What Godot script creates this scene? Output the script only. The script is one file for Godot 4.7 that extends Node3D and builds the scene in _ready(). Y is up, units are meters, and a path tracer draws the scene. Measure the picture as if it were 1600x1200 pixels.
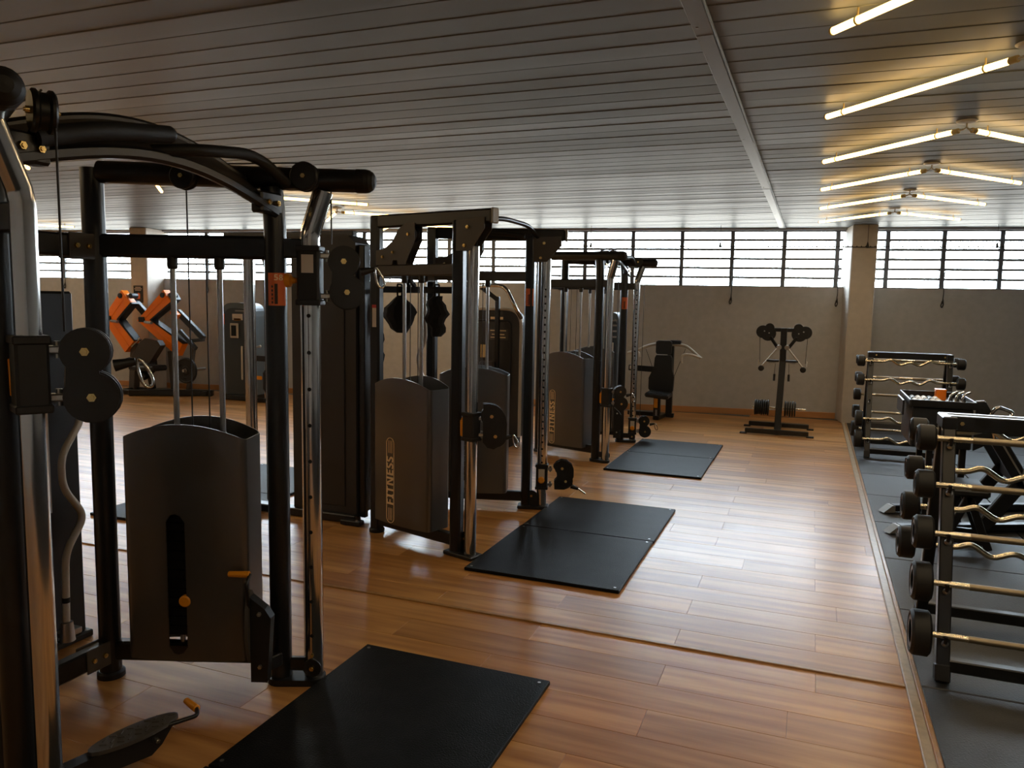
extends Node3D
# A gym hall: wooden floor with cable machines in a row, rubber floor with barbell racks, louvred windows along the back.
# World: x to the side along the planks, y up, -z towards the window wall; the camera stands at x = 0, z = 0.

const WALL_TURN := deg_to_rad(8.5)          # the window wall is not square to the planks
const WALL_AT := Vector3(0.45, 0, -12.6)
const CEIL := 2.86
const SILL := 1.975
const HEAD := 2.825
const SKY_LIGHT := 33.0                     # brightness of the overcast sky
const TUBE_POWER := 0.48                     # light sent down by each lamp tube
const TUBE_GLOW := 7.0                      # what the eye sees of the tube itself
const EXPOSURE := 1.0

var st: SurfaceTool
var T := Transform3D.IDENTITY
var M := {}
var taken := {}
var rng := RandomNumberGenerator.new()

# ---------------------------------------------------------------- mesh helpers
func fresh() -> void:
	st = SurfaceTool.new()
	st.begin(Mesh.PRIMITIVE_TRIANGLES)

func vtx(p: Vector3, n: Vector3) -> void:
	st.set_normal((T.basis * n).normalized())
	st.add_vertex(T * p)

func tri(a: Vector3, b: Vector3, c: Vector3, na: Vector3, nb: Vector3, nc: Vector3) -> void:
	var g := (b - a).cross(c - a)
	vtx(a, na)
	if g.dot(na + nb + nc) > 0.0:
		vtx(c, nc); vtx(b, nb)
	else:
		vtx(b, nb); vtx(c, nc)

func quad(a: Vector3, b: Vector3, c: Vector3, d: Vector3, n: Vector3) -> void:
	tri(a, b, c, n, n, n); tri(a, c, d, n, n, n)

func quadn(a: Vector3, b: Vector3, c: Vector3, d: Vector3, na: Vector3, nb: Vector3, nc: Vector3, nd: Vector3) -> void:
	tri(a, b, c, na, nb, nc); tri(a, c, d, na, nc, nd)

# chamfered box
func box(c: Vector3, s: Vector3, bev := 0.003, B := Basis.IDENTITY) -> void:
	var h := s * 0.5
	var b: float = min(bev, min(h.x, min(h.y, h.z)) * 0.6)
	var ax := [B.x, B.y, B.z]
	var hh := [h.x, h.y, h.z]
	for i in 3:
		var j := (i + 1) % 3
		var k := (i + 2) % 3
		for sg in [-1.0, 1.0]:
			var n: Vector3 = ax[i] * sg
			var o: Vector3 = c + n * hh[i]
			var u: Vector3 = ax[j] * (hh[j] - b)
			var v: Vector3 = ax[k] * (hh[k] - b)
			quad(o + u + v, o - u + v, o - u - v, o + u - v, n)
		if b > 0.0:
			for s1 in [-1.0, 1.0]:
				for s2 in [-1.0, 1.0]:
					var n2: Vector3 = (ax[j] * s1 + ax[k] * s2).normalized()
					var e: Vector3 = ax[i] * (hh[i] - b)
					var p: Vector3 = c + ax[j] * s1 * hh[j] + ax[k] * s2 * (hh[k] - b)
					var q: Vector3 = c + ax[j] * s1 * (hh[j] - b) + ax[k] * s2 * hh[k]
					quad(p + e, p - e, q - e, q + e, n2)
	if b > 0.0:
		for x in [-1.0, 1.0]:
			for y in [-1.0, 1.0]:
				for z in [-1.0, 1.0]:
					var n3: Vector3 = (B.x * x + B.y * y + B.z * z).normalized()
					var m: Vector3 = c + B.x * x * (h.x - b) + B.y * y * (h.y - b) + B.z * z * (h.z - b)
					tri(m + B.x * x * b, m + B.y * y * b, m + B.z * z * b, n3, n3, n3)

func frame_of(dir: Vector3) -> Basis:
	var z := dir.normalized()
	var up := Vector3.UP if absf(z.y) < 0.98 else Vector3.RIGHT
	var x := up.cross(z).normalized()
	return Basis(x, z.cross(x), z)

func beam(a: Vector3, b: Vector3, w: float, h: float, bev := 0.006) -> void:
	box((a + b) * 0.5, Vector3(w, h, a.distance_to(b)), bev, frame_of(b - a))

func cyl(a: Vector3, b: Vector3, r: float, n := 16, r2 := -1.0, caps := true, bev := 0.0) -> void:
	var B := frame_of(b - a)
	var q := r2 if r2 >= 0.0 else r
	var prof := [Vector2(r, 0.0), Vector2(q, a.distance_to(b))]
	if bev > 0.0:
		prof = [Vector2(r - bev, 0.0), Vector2(r, bev), Vector2(q, a.distance_to(b) - bev), Vector2(q - bev, a.distance_to(b))]
	lathe(a, B, prof, n, caps)

# profile: (radius, distance along B.z)
func lathe(o: Vector3, B: Basis, prof: Array, n := 20, caps := true) -> void:
	for k in prof.size() - 1:
		var p: Vector2 = prof[k]
		var q: Vector2 = prof[k + 1]
		var sl := Vector2(q.y - p.y, p.x - q.x).normalized()
		for i in n:
			var t0 := TAU * i / n
			var t1 := TAU * (i + 1) / n
			var e0 := B.x * cos(t0) + B.y * sin(t0)
			var e1 := B.x * cos(t1) + B.y * sin(t1)
			var n0 := e0 * sl.x + B.z * sl.y
			var n1 := e1 * sl.x + B.z * sl.y
			quadn(o + e0 * p.x + B.z * p.y, o + e1 * p.x + B.z * p.y, o + e1 * q.x + B.z * q.y, o + e0 * q.x + B.z * q.y, n0, n1, n1, n0)
	if caps:
		for side in [0, prof.size() - 1]:
			var p2: Vector2 = prof[side]
			if p2.x > 0.0001:
				var nn: Vector3 = -B.z if side == 0 else B.z
				var cc: Vector3 = o + B.z * p2.y
				for i in n:
					var a0 := TAU * i / n
					var a1 := TAU * (i + 1) / n
					tri(cc, cc + (B.x * cos(a0) + B.y * sin(a0)) * p2.x, cc + (B.x * cos(a1) + B.y * sin(a1)) * p2.x, nn, nn, nn)

func ball(c: Vector3, r: float, n := 14) -> void:
	var prof := []
	for i in 9:
		var a := PI * i / 8.0
		prof.append(Vector2(maxf(r * sin(a), 0.0001), -r * cos(a)))
	for k in 8:
		var p: Vector2 = prof[k]
		var q: Vector2 = prof[k + 1]
		for i in n:
			var e0 := Vector3(cos(TAU * i / n), 0, sin(TAU * i / n))
			var e1 := Vector3(cos(TAU * (i + 1) / n), 0, sin(TAU * (i + 1) / n))
			var v := [e0 * p.x + Vector3.UP * p.y, e1 * p.x + Vector3.UP * p.y, e1 * q.x + Vector3.UP * q.y, e0 * q.x + Vector3.UP * q.y]
			quadn(c + v[0], c + v[1], c + v[2], c + v[3], v[0].normalized(), v[1].normalized(), v[2].normalized(), v[3].normalized())

# round the corners of a path
func bend(pts: Array, rad: float, k := 5) -> Array:
	var out := [pts[0]]
	for i in range(1, pts.size() - 1):
		var p: Vector3 = pts[i]
		var a: Vector3 = pts[i - 1] - p
		var b: Vector3 = pts[i + 1] - p
		var r: float = min(rad, min(a.length(), b.length()) * 0.48)
		var s: Vector3 = p + a.normalized() * r
		var e: Vector3 = p + b.normalized() * r
		for j in k + 1:
			var t := float(j) / k
			out.append(s.lerp(p, t).lerp(p.lerp(e, t), t))
	out.append(pts[-1])
	return out

# a swept section: ring is an array of Vector2 (x sideways, y up); normals follow the ring
func sweep(pts: Array, ring: Array, closed := false, hint := Vector3.UP, smooth := true) -> void:
	var n := pts.size()
	var m := ring.size()
	var fr := []
	for i in n:
		var d: Vector3
		if closed:
			d = pts[(i + 1) % n] - pts[(i - 1 + n) % n]
		else:
			d = pts[min(i + 1, n - 1)] - pts[max(i - 1, 0)]
		d = d.normalized()
		var x := hint.cross(d)
		if x.length() < 0.05:
			x = (Vector3.RIGHT if fr.is_empty() else fr[-1].x)
			x = (x - d * x.dot(d))
		x = x.normalized()
		if not fr.is_empty() and fr[-1].x.dot(x) < 0.0:
			x = -x
		fr.append(Basis(x, d.cross(x), d))
	for i in (n if closed else n - 1):
		var F: Basis = fr[i]
		var G: Basis = fr[(i + 1) % n]
		var p: Vector3 = pts[i]
		var q: Vector3 = pts[(i + 1) % n]
		for j in m:
			var r0: Vector2 = ring[j]
			var r1: Vector2 = ring[(j + 1) % m]
			var a := F.x * r0.x + F.y * r0.y
			var b := F.x * r1.x + F.y * r1.y
			var c := G.x * r1.x + G.y * r1.y
			var d2 := G.x * r0.x + G.y * r0.y
			if smooth:
				quadn(p + a, p + b, q + c, q + d2, a.normalized(), b.normalized(), c.normalized(), d2.normalized())
			else:
				var e := Vector2(r1.y - r0.y, r0.x - r1.x).normalized()
				if e.dot(r0 + r1) < 0.0:
					e = -e
				var nf := F.x * e.x + F.y * e.y
				var ng := G.x * e.x + G.y * e.y
				quadn(p + a, p + b, q + c, q + d2, nf, nf, ng, ng)
	if not closed:
		for side in [0, n - 1]:
			var F2: Basis = fr[side]
			var nn: Vector3 = -F2.z if side == 0 else F2.z
			for j in m:
				var r2: Vector2 = ring[j]
				var r3: Vector2 = ring[(j + 1) % m]
				tri(pts[side], pts[side] + F2.x * r2.x + F2.y * r2.y, pts[side] + F2.x * r3.x + F2.y * r3.y, nn, nn, nn)

func circle_ring(r: float, n := 10) -> Array:
	var a := []
	for i in n:
		a.append(Vector2(cos(TAU * i / n), sin(TAU * i / n)) * r)
	return a

func pipe(pts: Array, r: float, n := 10, closed := false, hint := Vector3.UP) -> void:
	sweep(pts, circle_ring(r, n), closed, hint)

func rect_ring(w: float, h: float, c := 0.006) -> Array:
	var x := w * 0.5
	var y := h * 0.5
	return [Vector2(x - c, y), Vector2(-x + c, y), Vector2(-x, y - c), Vector2(-x, -y + c), Vector2(-x + c, -y), Vector2(x - c, -y), Vector2(x, -y + c), Vector2(x, y - c)]

# flat plate from a 2D outline
func plate(poly: PackedVector2Array, o: Vector3, ex: Vector3, ey: Vector3, th: float) -> void:
	var ez := ex.cross(ey).normalized()
	var idx := Geometry2D.triangulate_polygon(poly)
	for sgn in [-1.0, 1.0]:
		var nn: Vector3 = ez * sgn
		for k in range(0, idx.size(), 3):
			var v := []
			for q in 3:
				var p: Vector2 = poly[idx[k + q]]
				v.append(o + ex * p.x + ey * p.y + nn * th * 0.5)
			tri(v[0], v[1], v[2], nn, nn, nn)
	var area := 0.0
	for i in poly.size():
		area += poly[i].cross(poly[(i + 1) % poly.size()])
	for i in poly.size():
		var a: Vector2 = poly[i]
		var b: Vector2 = poly[(i + 1) % poly.size()]
		var e := (b - a).normalized()
		var on := Vector2(e.y, -e.x) * (1.0 if area > 0.0 else -1.0)
		var n3 := ex * on.x + ey * on.y
		var A := o + ex * a.x + ey * a.y
		var C := o + ex * b.x + ey * b.y
		quad(A + ez * th * 0.5, C + ez * th * 0.5, C - ez * th * 0.5, A - ez * th * 0.5, n3)

func ring2(c: Vector2, r: float, n := 24) -> PackedVector2Array:
	var a := PackedVector2Array()
	for i in n:
		a.append(c + Vector2(cos(TAU * i / n), sin(TAU * i / n)) * r)
	return a

func joined(a: PackedVector2Array, b: PackedVector2Array) -> PackedVector2Array:
	return Geometry2D.merge_polygons(a, b)[0]

func pv(a: Array) -> PackedVector2Array:
	var o := PackedVector2Array()
	for i in range(0, a.size(), 2):
		o.append(Vector2(a[i], a[i + 1]))
	return o

# ---------------------------------------------------------------- nodes
func numbered(n: String) -> String:
	var k: int = taken.get(n, 0)
	taken[n] = k + 1
	return n if k == 0 else "%s_%03d" % [n, k]

func thing(called: String, label: String, category: String, at := Vector3.ZERO, group := "") -> Node3D:
	var o := Node3D.new()
	o.name = numbered(called)
	add_child(o)
	o.position = at
	o.set_meta("label", label)
	o.set_meta("category", category)
	if group != "":
		o.set_meta("group", group)
	T = Transform3D(Basis.IDENTITY, -at)      # shapes are given in world coordinates
	fresh()
	return o

func struct(called: String, label: String, category: String, at := Vector3.ZERO) -> Node3D:
	var o := thing(called, label, category, at)
	o.set_meta("kind", "structure")
	return o

func part(parent: Node, called: String, m: Material, label := "") -> MeshInstance3D:
	var o := MeshInstance3D.new()
	o.mesh = st.commit()
	o.mesh.surface_set_material(0, m)
	o.name = called
	parent.add_child(o, true)
	if label != "":
		o.set_meta("label", label)
	fresh()
	return o

func shared(parent: Node, called: String, mesh: Mesh, m: Material, tr: Transform3D) -> MeshInstance3D:
	var o := MeshInstance3D.new()
	o.mesh = mesh
	o.material_override = m
	o.name = called
	o.transform = tr
	parent.add_child(o, true)
	return o

func copy(o: Node3D, at: Transform3D, label := "") -> Node3D:
	var c: Node3D = o.duplicate()
	c.name = numbered(str(o.name).rstrip("0123456789").trim_suffix("_"))
	add_child(c)
	c.transform = at
	if label != "":
		c.set_meta("label", label)
	return c

func lettering(parent: Node, called: String, text: String, height: float, m: Material, tr: Transform3D, italic := false) -> void:
	var f := SystemFont.new()
	f.font_names = PackedStringArray(["Droid Sans"])
	f.font_weight = 700
	f.font_italic = italic
	var t := TextMesh.new()
	t.text = text
	t.font = f
	t.font_size = 32
	t.pixel_size = height / 24.0
	t.depth = 0.002
	t.material = m
	var o := MeshInstance3D.new()
	o.mesh = t
	o.name = called
	o.transform = tr
	parent.add_child(o, true)

# ---------------------------------------------------------------- materials
func mat(c: Color, rough: float, metal := 0.0, spec := 0.5) -> StandardMaterial3D:
	var m := StandardMaterial3D.new()
	m.albedo_color = c
	m.roughness = rough
	m.metallic = metal
	m.metallic_specular = spec
	return m

func noise_image(freq: float, w: int, h: int, sd: int, oct := 4) -> Image:
	var n := FastNoiseLite.new()
	n.seed = sd
	n.frequency = freq
	n.fractal_octaves = oct
	return n.get_seamless_image(w, h, false, false, 0.2, true)

func relief(m: StandardMaterial3D, freq: float, scale: float, depth: float, sd: int) -> void:
	var im := noise_image(freq, 256, 256, sd)
	m.heightmap_enabled = true
	m.heightmap_texture = ImageTexture.create_from_image(im)
	m.heightmap_scale = depth
	m.uv1_triplanar = true
	m.uv1_world_triplanar = true
	m.uv1_scale = Vector3.ONE * scale

func speckled(c: Color, dark: float, light: float, freq: float, scale: float, sd: int, rough: float, depth := 0.0, spec := 0.5) -> StandardMaterial3D:
	var im := noise_image(freq, 256, 256, sd)
	var coarse := noise_image(0.012, 256, 256, sd + 7, 3)
	var out := Image.create(256, 256, false, Image.FORMAT_RGB8)
	for y in 256:
		for x in 256:
			var v := im.get_pixel(x, y).r
			var k := lerpf(dark, light, clampf(v * 0.65 + coarse.get_pixel(x, y).r * 0.35, 0.0, 1.0))
			out.set_pixel(x, y, Color(minf(c.r * k, 1.0), minf(c.g * k, 1.0), minf(c.b * k, 1.0)))
	var m := mat(Color.WHITE, rough, 0.0, spec)
	m.albedo_texture = ImageTexture.create_from_image(out)
	m.uv1_triplanar = true
	m.uv1_world_triplanar = true
	m.uv1_scale = Vector3.ONE * scale
	if depth > 0.0:
		m.heightmap_enabled = true
		m.heightmap_texture = ImageTexture.create_from_image(im)
		m.heightmap_scale = depth
	return m

func wood_texture() -> ImageTexture:
	var fine := noise_image(0.03, 96, 512, 11, 5)
	fine.resize(1024, 512, Image.INTERPOLATE_CUBIC)
	var wide := noise_image(0.012, 128, 512, 23, 3)
	wide.resize(1024, 512, Image.INTERPOLATE_CUBIC)
	var out := Image.create(1024, 512, false, Image.FORMAT_RGB8)
	var pale := Color(0.825, 0.63, 0.395)
	var deep := Color(0.60, 0.405, 0.21)
	for y in 512:
		for x in 1024:
			var a := fine.get_pixel(x, y).r
			var b := wide.get_pixel(x, y).r
			var k := clampf(0.15 + (a - 0.5) * 0.75 + (b - 0.5) * 0.9 + 0.22, 0.0, 1.0)
			out.set_pixel(x, y, pale.lerp(deep, k))
	return ImageTexture.create_from_image(out)

func materials() -> void:
	M.black = mat(Color(0.070, 0.072, 0.076), 0.32)
	M.black_soft = mat(Color(0.062, 0.062, 0.065), 0.5)
	M.plastic = mat(Color(0.058, 0.059, 0.063), 0.4)
	M.dark_plate = mat(Color(0.29, 0.27, 0.25), 0.40)
	M.shield = mat(Color(0.42, 0.41, 0.395), 0.30, 0.8)
	M.shield_side = mat(Color(0.40, 0.40, 0.39), 0.4, 0.3)
	M.tower = mat(Color(0.17, 0.16, 0.15), 0.45)
	M.chrome = mat(Color(0.80, 0.79, 0.77), 0.13, 1.0)
	M.steel = mat(Color(0.70, 0.69, 0.67), 0.28, 1.0)
	M.bar_steel = mat(Color(0.83, 0.78, 0.68), 0.24, 1.0)  # chrome shafts; warm reflections of tubes and floor are tinted into the colour
	M.knurl = mat(Color(0.62, 0.57, 0.48), 0.45, 1.0)
	M.satin = mat(Color(0.74, 0.71, 0.66), 0.42, 0.35)
	M.brass = mat(Color(0.86, 0.76, 0.52), 0.25, 1.0)
	M.yellow = mat(Color(0.90, 0.58, 0.06), 0.4)
	M.orange = mat(Color(1.0, 0.52, 0.09), 0.28)
	M.label_orange = mat(Color(0.87, 0.43, 0.20), 0.45)
	M.label_white = mat(Color(0.78, 0.74, 0.70), 0.6)
	M.label_red = mat(Color(0.72, 0.12, 0.14), 0.5)
	M.label_ink = mat(Color(0.16, 0.10, 0.08), 0.6)
	M.gold_print = mat(Color(0.95, 0.84, 0.66), 0.4)
	M.foam = mat(Color(0.075, 0.073, 0.070), 0.6)
	M.pad = mat(Color(0.075, 0.078, 0.085), 0.5)
	M.pad_brown = mat(Color(0.21, 0.19, 0.175), 0.45)
	M.tread = mat(Color(0.27, 0.25, 0.23), 0.6)
	M.hole = mat(Color(0.03, 0.03, 0.03), 0.8)
	M.blue_grey = mat(Color(0.33, 0.38, 0.41), 0.35)
	M.blue_dark = mat(Color(0.19, 0.225, 0.255), 0.33)
	M.cap = mat(Color(0.55, 0.54, 0.52), 0.4, 0.4)
	M.cloth = mat(Color(0.055, 0.055, 0.065), 0.9)
	M.screen = mat(Color(0.10, 0.11, 0.10), 0.15)
	M.white_plastic = mat(Color(0.86, 0.86, 0.84), 0.4)
	M.clear_tip = mat(Color(0.80, 0.72, 0.52), 0.25)
	M.cord = mat(Color(0.16, 0.15, 0.14), 0.7)
	M.frame = mat(Color(0.40, 0.41, 0.42), 0.5)
	M.wall = speckled(Color(0.705, 0.695, 0.68), 0.95, 1.05, 0.05, 0.6, 3, 0.75, 0.03)
	M.pillar = speckled(Color(0.73, 0.69, 0.64), 0.95, 1.05, 0.05, 0.6, 5, 0.7, 0.03)
	M.ceiling = mat(Color(0.43, 0.455, 0.462), 0.42)
	M.ceiling_b = mat(Color(0.415, 0.44, 0.447), 0.46)
	M.ceiling_c = mat(Color(0.445, 0.47, 0.477), 0.40)
	M.ceil_trim = mat(Color(0.50, 0.51, 0.50), 0.36)
	M.rubber = speckled(Color(0.070, 0.071, 0.074), 0.3, 2.0, 0.22, 1.6, 31, 0.56, 0.12, 0.62)
	M.rubber_b = speckled(Color(0.060, 0.061, 0.064), 0.3, 2.0, 0.22, 1.6, 37, 0.60, 0.12, 0.62)
	M.mat = speckled(Color(0.072, 0.073, 0.074), 0.35, 1.9, 0.25, 1.9, 41, 0.47, 0.14, 0.22)
	M.baseboard = mat(Color(0.72, 0.50, 0.30), 0.35)
	M.strip_pale = speckled(Color(0.70, 0.63, 0.53), 0.8, 1.15, 0.06, 1.2, 51, 0.32, 0.02)
	M.strip_oak = speckled(Color(0.66, 0.50, 0.31), 0.8, 1.15, 0.06, 1.2, 53, 0.3, 0.02)
	M.concrete = mat(Color(0.45, 0.44, 0.42), 0.9)
	var tex := wood_texture()
	M.planks = []
	var tints := [Color(1, 1, 1), Color(0.93, 0.91, 0.89), Color(1.0, 0.97, 0.93), Color(0.96, 0.93, 0.88), Color(0.90, 0.87, 0.84), Color(1, 0.99, 0.97)]
	for i in tints.size():
		var m := mat(tints[i], 0.30 + 0.004 * i, 0.0, 0.5)
		m.albedo_texture = tex
		m.uv1_triplanar = true
		m.uv1_world_triplanar = true
		m.uv1_scale = Vector3(0.36, 0.36, 0.9)
		m.uv1_offset = Vector3(0.37 * i, 0, 0.173 * i)
		M.planks.append(m)
	M.glass = mat(Color(1, 1, 1, 0.06), 0.02)
	M.glass.transparency = BaseMaterial3D.TRANSPARENCY_ALPHA
	M.glow = mat(Color(1.0, 0.93, 0.8), 0.4)
	M.glow.emission_enabled = true
	M.glow.emission = Color(1.0, 0.80, 0.47)
	M.glow.emission_energy_multiplier = TUBE_GLOW

# ---------------------------------------------------------------- the room
func wall_z(x: float) -> float:
	return WALL_AT.z - (x - WALL_AT.x) * tan(WALL_TURN)

func wall_x(z: float) -> float:              # where the window wall crosses that z
	return WALL_AT.x - (z - WALL_AT.z) / tan(WALL_TURN)

const X0 := -16.6
const X1 := 6.4
const Z1 := 3.6
const SEAM := -3.73
const STRIP := 0.478

func flat_polygon(pts: Array, y0: float, y1: float) -> void:
	var p := PackedVector2Array()
	for q in pts:
		p.append(q)
	plate(p, Vector3(0, (y0 + y1) * 0.5, 0), Vector3.RIGHT, Vector3.BACK, y1 - y0)

func build_floor(cam: Transform3D) -> void:
	var f := struct("floor", "oak laminate plank floor with a glossy finish", "floor")
	flat_polygon([Vector2(X0, wall_z(X0) - 0.1), Vector2(X1, wall_z(X1) - 0.1), Vector2(X1, Z1), Vector2(X0, Z1)], -0.16, -0.012)
	part(f, "subfloor", M.concrete)
	# planks, in rows along x
	var pw := 0.217
	var pl := 1.345
	T = Transform3D.IDENTITY
	fresh()
	box(Vector3.ZERO, Vector3(pl - 0.0012, 0.012, pw - 0.0012), 0.0011)
	var mesh := st.commit()
	var inv := cam.affine_inverse()
	var list := []
	for r in range(-34, 43):
		var zc := SEAM - pw * (r + 0.5)
		var left: float = maxf(X0, wall_x(zc - pw * 0.5) if zc - pw * 0.5 < wall_z(X0) else X0)
		var start := (-0.556 if r % 2 == 0 else 0.102) + (0.0 if r % 3 else 0.11 * ((r / 3) % 4))
		var k := int(floor((left - start) / pl))
		while start + k * pl < STRIP:
			var a: float = maxf(start + k * pl, left)
			var b: float = minf(start + (k + 1) * pl, STRIP)
			k += 1
			if b - a < 0.03:
				continue
			var c := Vector3((a + b) * 0.5, -0.006, zc)
			var v := inv * c
			var score := 1e6
			if v.z < -0.5:
				var sx: float = absf(v.x / -v.z) / 0.663
				var sy: float = absf(v.y / -v.z) / 0.497
				score = v.length() + (0.0 if sx < 1.12 and sy < 1.15 else 60.0)
			list.append({"s": score, "c": c, "l": b - a, "m": (r * 7 + k * 3 + (r * k) % 5 + 600) % 6})
	list.sort_custom(func(p, q): return p.s < q.s)
	fresh()
	var n := 0
	for e in list:
		var tr := Transform3D(Basis.from_scale(Vector3(e.l / pl, 1, 1)), e.c)
		if n < 300:
			shared(f, "plank", mesh, M.planks[e.m], tr)
		n += 1
	for kind in 3:
		n = 0
		fresh()
		for e in list:
			if n >= 300 and e.m % 3 == kind:
				T = Transform3D(Basis.from_scale(Vector3(e.l / pl, 1, 1)), e.c)
				box(Vector3.ZERO, Vector3(pl - 0.0012, 0.012, pw - 0.0012), 0.0)
			n += 1
		T = Transform3D.IDENTITY
		var o := part(f, "far_planks", M.planks[kind], "oak laminate planks towards the window wall")
		o.set_meta("kind", "stuff")
	# rubber floor of tiles
	var g := struct("rubber_floor", "black speckled rubber tile floor under the barbell racks", "floor")
	T = Transform3D.IDENTITY
	fresh()
	box(Vector3.ZERO, Vector3(0.992, 0.016, 0.946), 0.004)
	mesh = st.commit()
	fresh()
	for i in 6:
		for j in range(-8, 11):
			var c2 := Vector3(0.54 + 0.5 + i, 0.0, -3.75 - 0.955 * (j + 0.5))
			if c2.z - 0.45 > wall_z(c2.x):
				shared(g, "rubber_tile", mesh, M.rubber if (i * 5 + j * 3 + 40) % 3 else M.rubber_b, Transform3D(Basis.IDENTITY, c2))
	var t1 := struct("trim_1", "pale wooden edge strip between the planks and the rubber tiles", "floor trim")
	box(Vector3(STRIP + 0.02, 0.004, -4.6), Vector3(0.042, 0.020, 16.4), 0.004)
	part(t1, "pale_profile", M.strip_pale)
	box(Vector3(STRIP + 0.054, 0.002, -4.6), Vector3(0.026, 0.020, 16.4), 0.006)
	part(t1, "oak_profile", M.strip_oak)
	var t2 := struct("trim_2", "thin brown expansion profile across the plank floor", "floor trim")
	box(Vector3((STRIP - 9.0) * 0.5, 0.003, SEAM), Vector3(STRIP + 9.0, 0.010, 0.026), 0.004)
	part(t2, "seam_profile", M.strip_oak)

func build_walls() -> void:
	var B := Basis(Vector3.UP, WALL_TURN)
	var w := struct("wall_back", "taupe painted wall under the louvred windows", "wall", WALL_AT)
	w.basis = B
	T = Transform3D.IDENTITY
	box(Vector3(-5.5, SILL * 0.5 - 0.05, -0.1), Vector3(24.5, SILL + 0.1, 0.2), 0.0)
	part(w, "lower_wall", M.wall)
	box(Vector3(-5.5, (HEAD + CEIL + 0.2) * 0.5, -0.1), Vector3(24.5, CEIL + 0.2 - HEAD, 0.2), 0.0)
	part(w, "lintel", M.wall)
	var b := struct("baseboard_back", "orange-brown wooden baseboard along the window wall", "baseboard", WALL_AT)
	b.basis = B
	T = Transform3D.IDENTITY
	box(Vector3(-5.82, 0.048, 0.009), Vector3(11.52, 0.095, 0.016), 0.004)
	part(b, "board", M.baseboard)
	box(Vector3(-14.9, 0.048, 0.009), Vector3(5.9, 0.095, 0.016), 0.004)
	part(b, "board", M.baseboard)
	for p in [[-0.05, 0.34, "taupe pillar between two louvred windows beside the barbell rack"], [-11.93, 0.34, "taupe pillar with a small dark notice, beside the orange machine"]]:
		var o := struct("pillar", p[2], "pillar", WALL_AT + B * Vector3(p[0], 0, 0))
		o.basis = B
		T = Transform3D.IDENTITY
		box(Vector3(p[1] * 0.5, CEIL * 0.5, 0.13), Vector3(p[1], CEIL, 0.62), 0.012)
		part(o, "shaft", M.pillar)
	var l := struct("wall_left", "taupe side wall far beyond the machines", "wall")
	box(Vector3(X0 - 0.1, CEIL * 0.5, -3.8), Vector3(0.2, CEIL + 0.2, 15.2), 0.0)
	part(l, "wall_face", M.wall)
	var r := struct("wall_right", "taupe side wall beyond the rubber floor", "wall")
	box(Vector3(X1 + 0.1, CEIL * 0.5, -5.1), Vector3(0.2, CEIL + 0.2, 17.8), 0.0)
	part(r, "wall_face", M.wall)
	var q := struct("wall_front", "taupe wall opposite the windows", "wall")
	box(Vector3((X0 + X1) * 0.5, CEIL * 0.5, Z1 + 0.1), Vector3(X1 - X0 + 0.4, CEIL + 0.2, 0.2), 0.0)
	part(q, "wall_face", M.wall)

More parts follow.
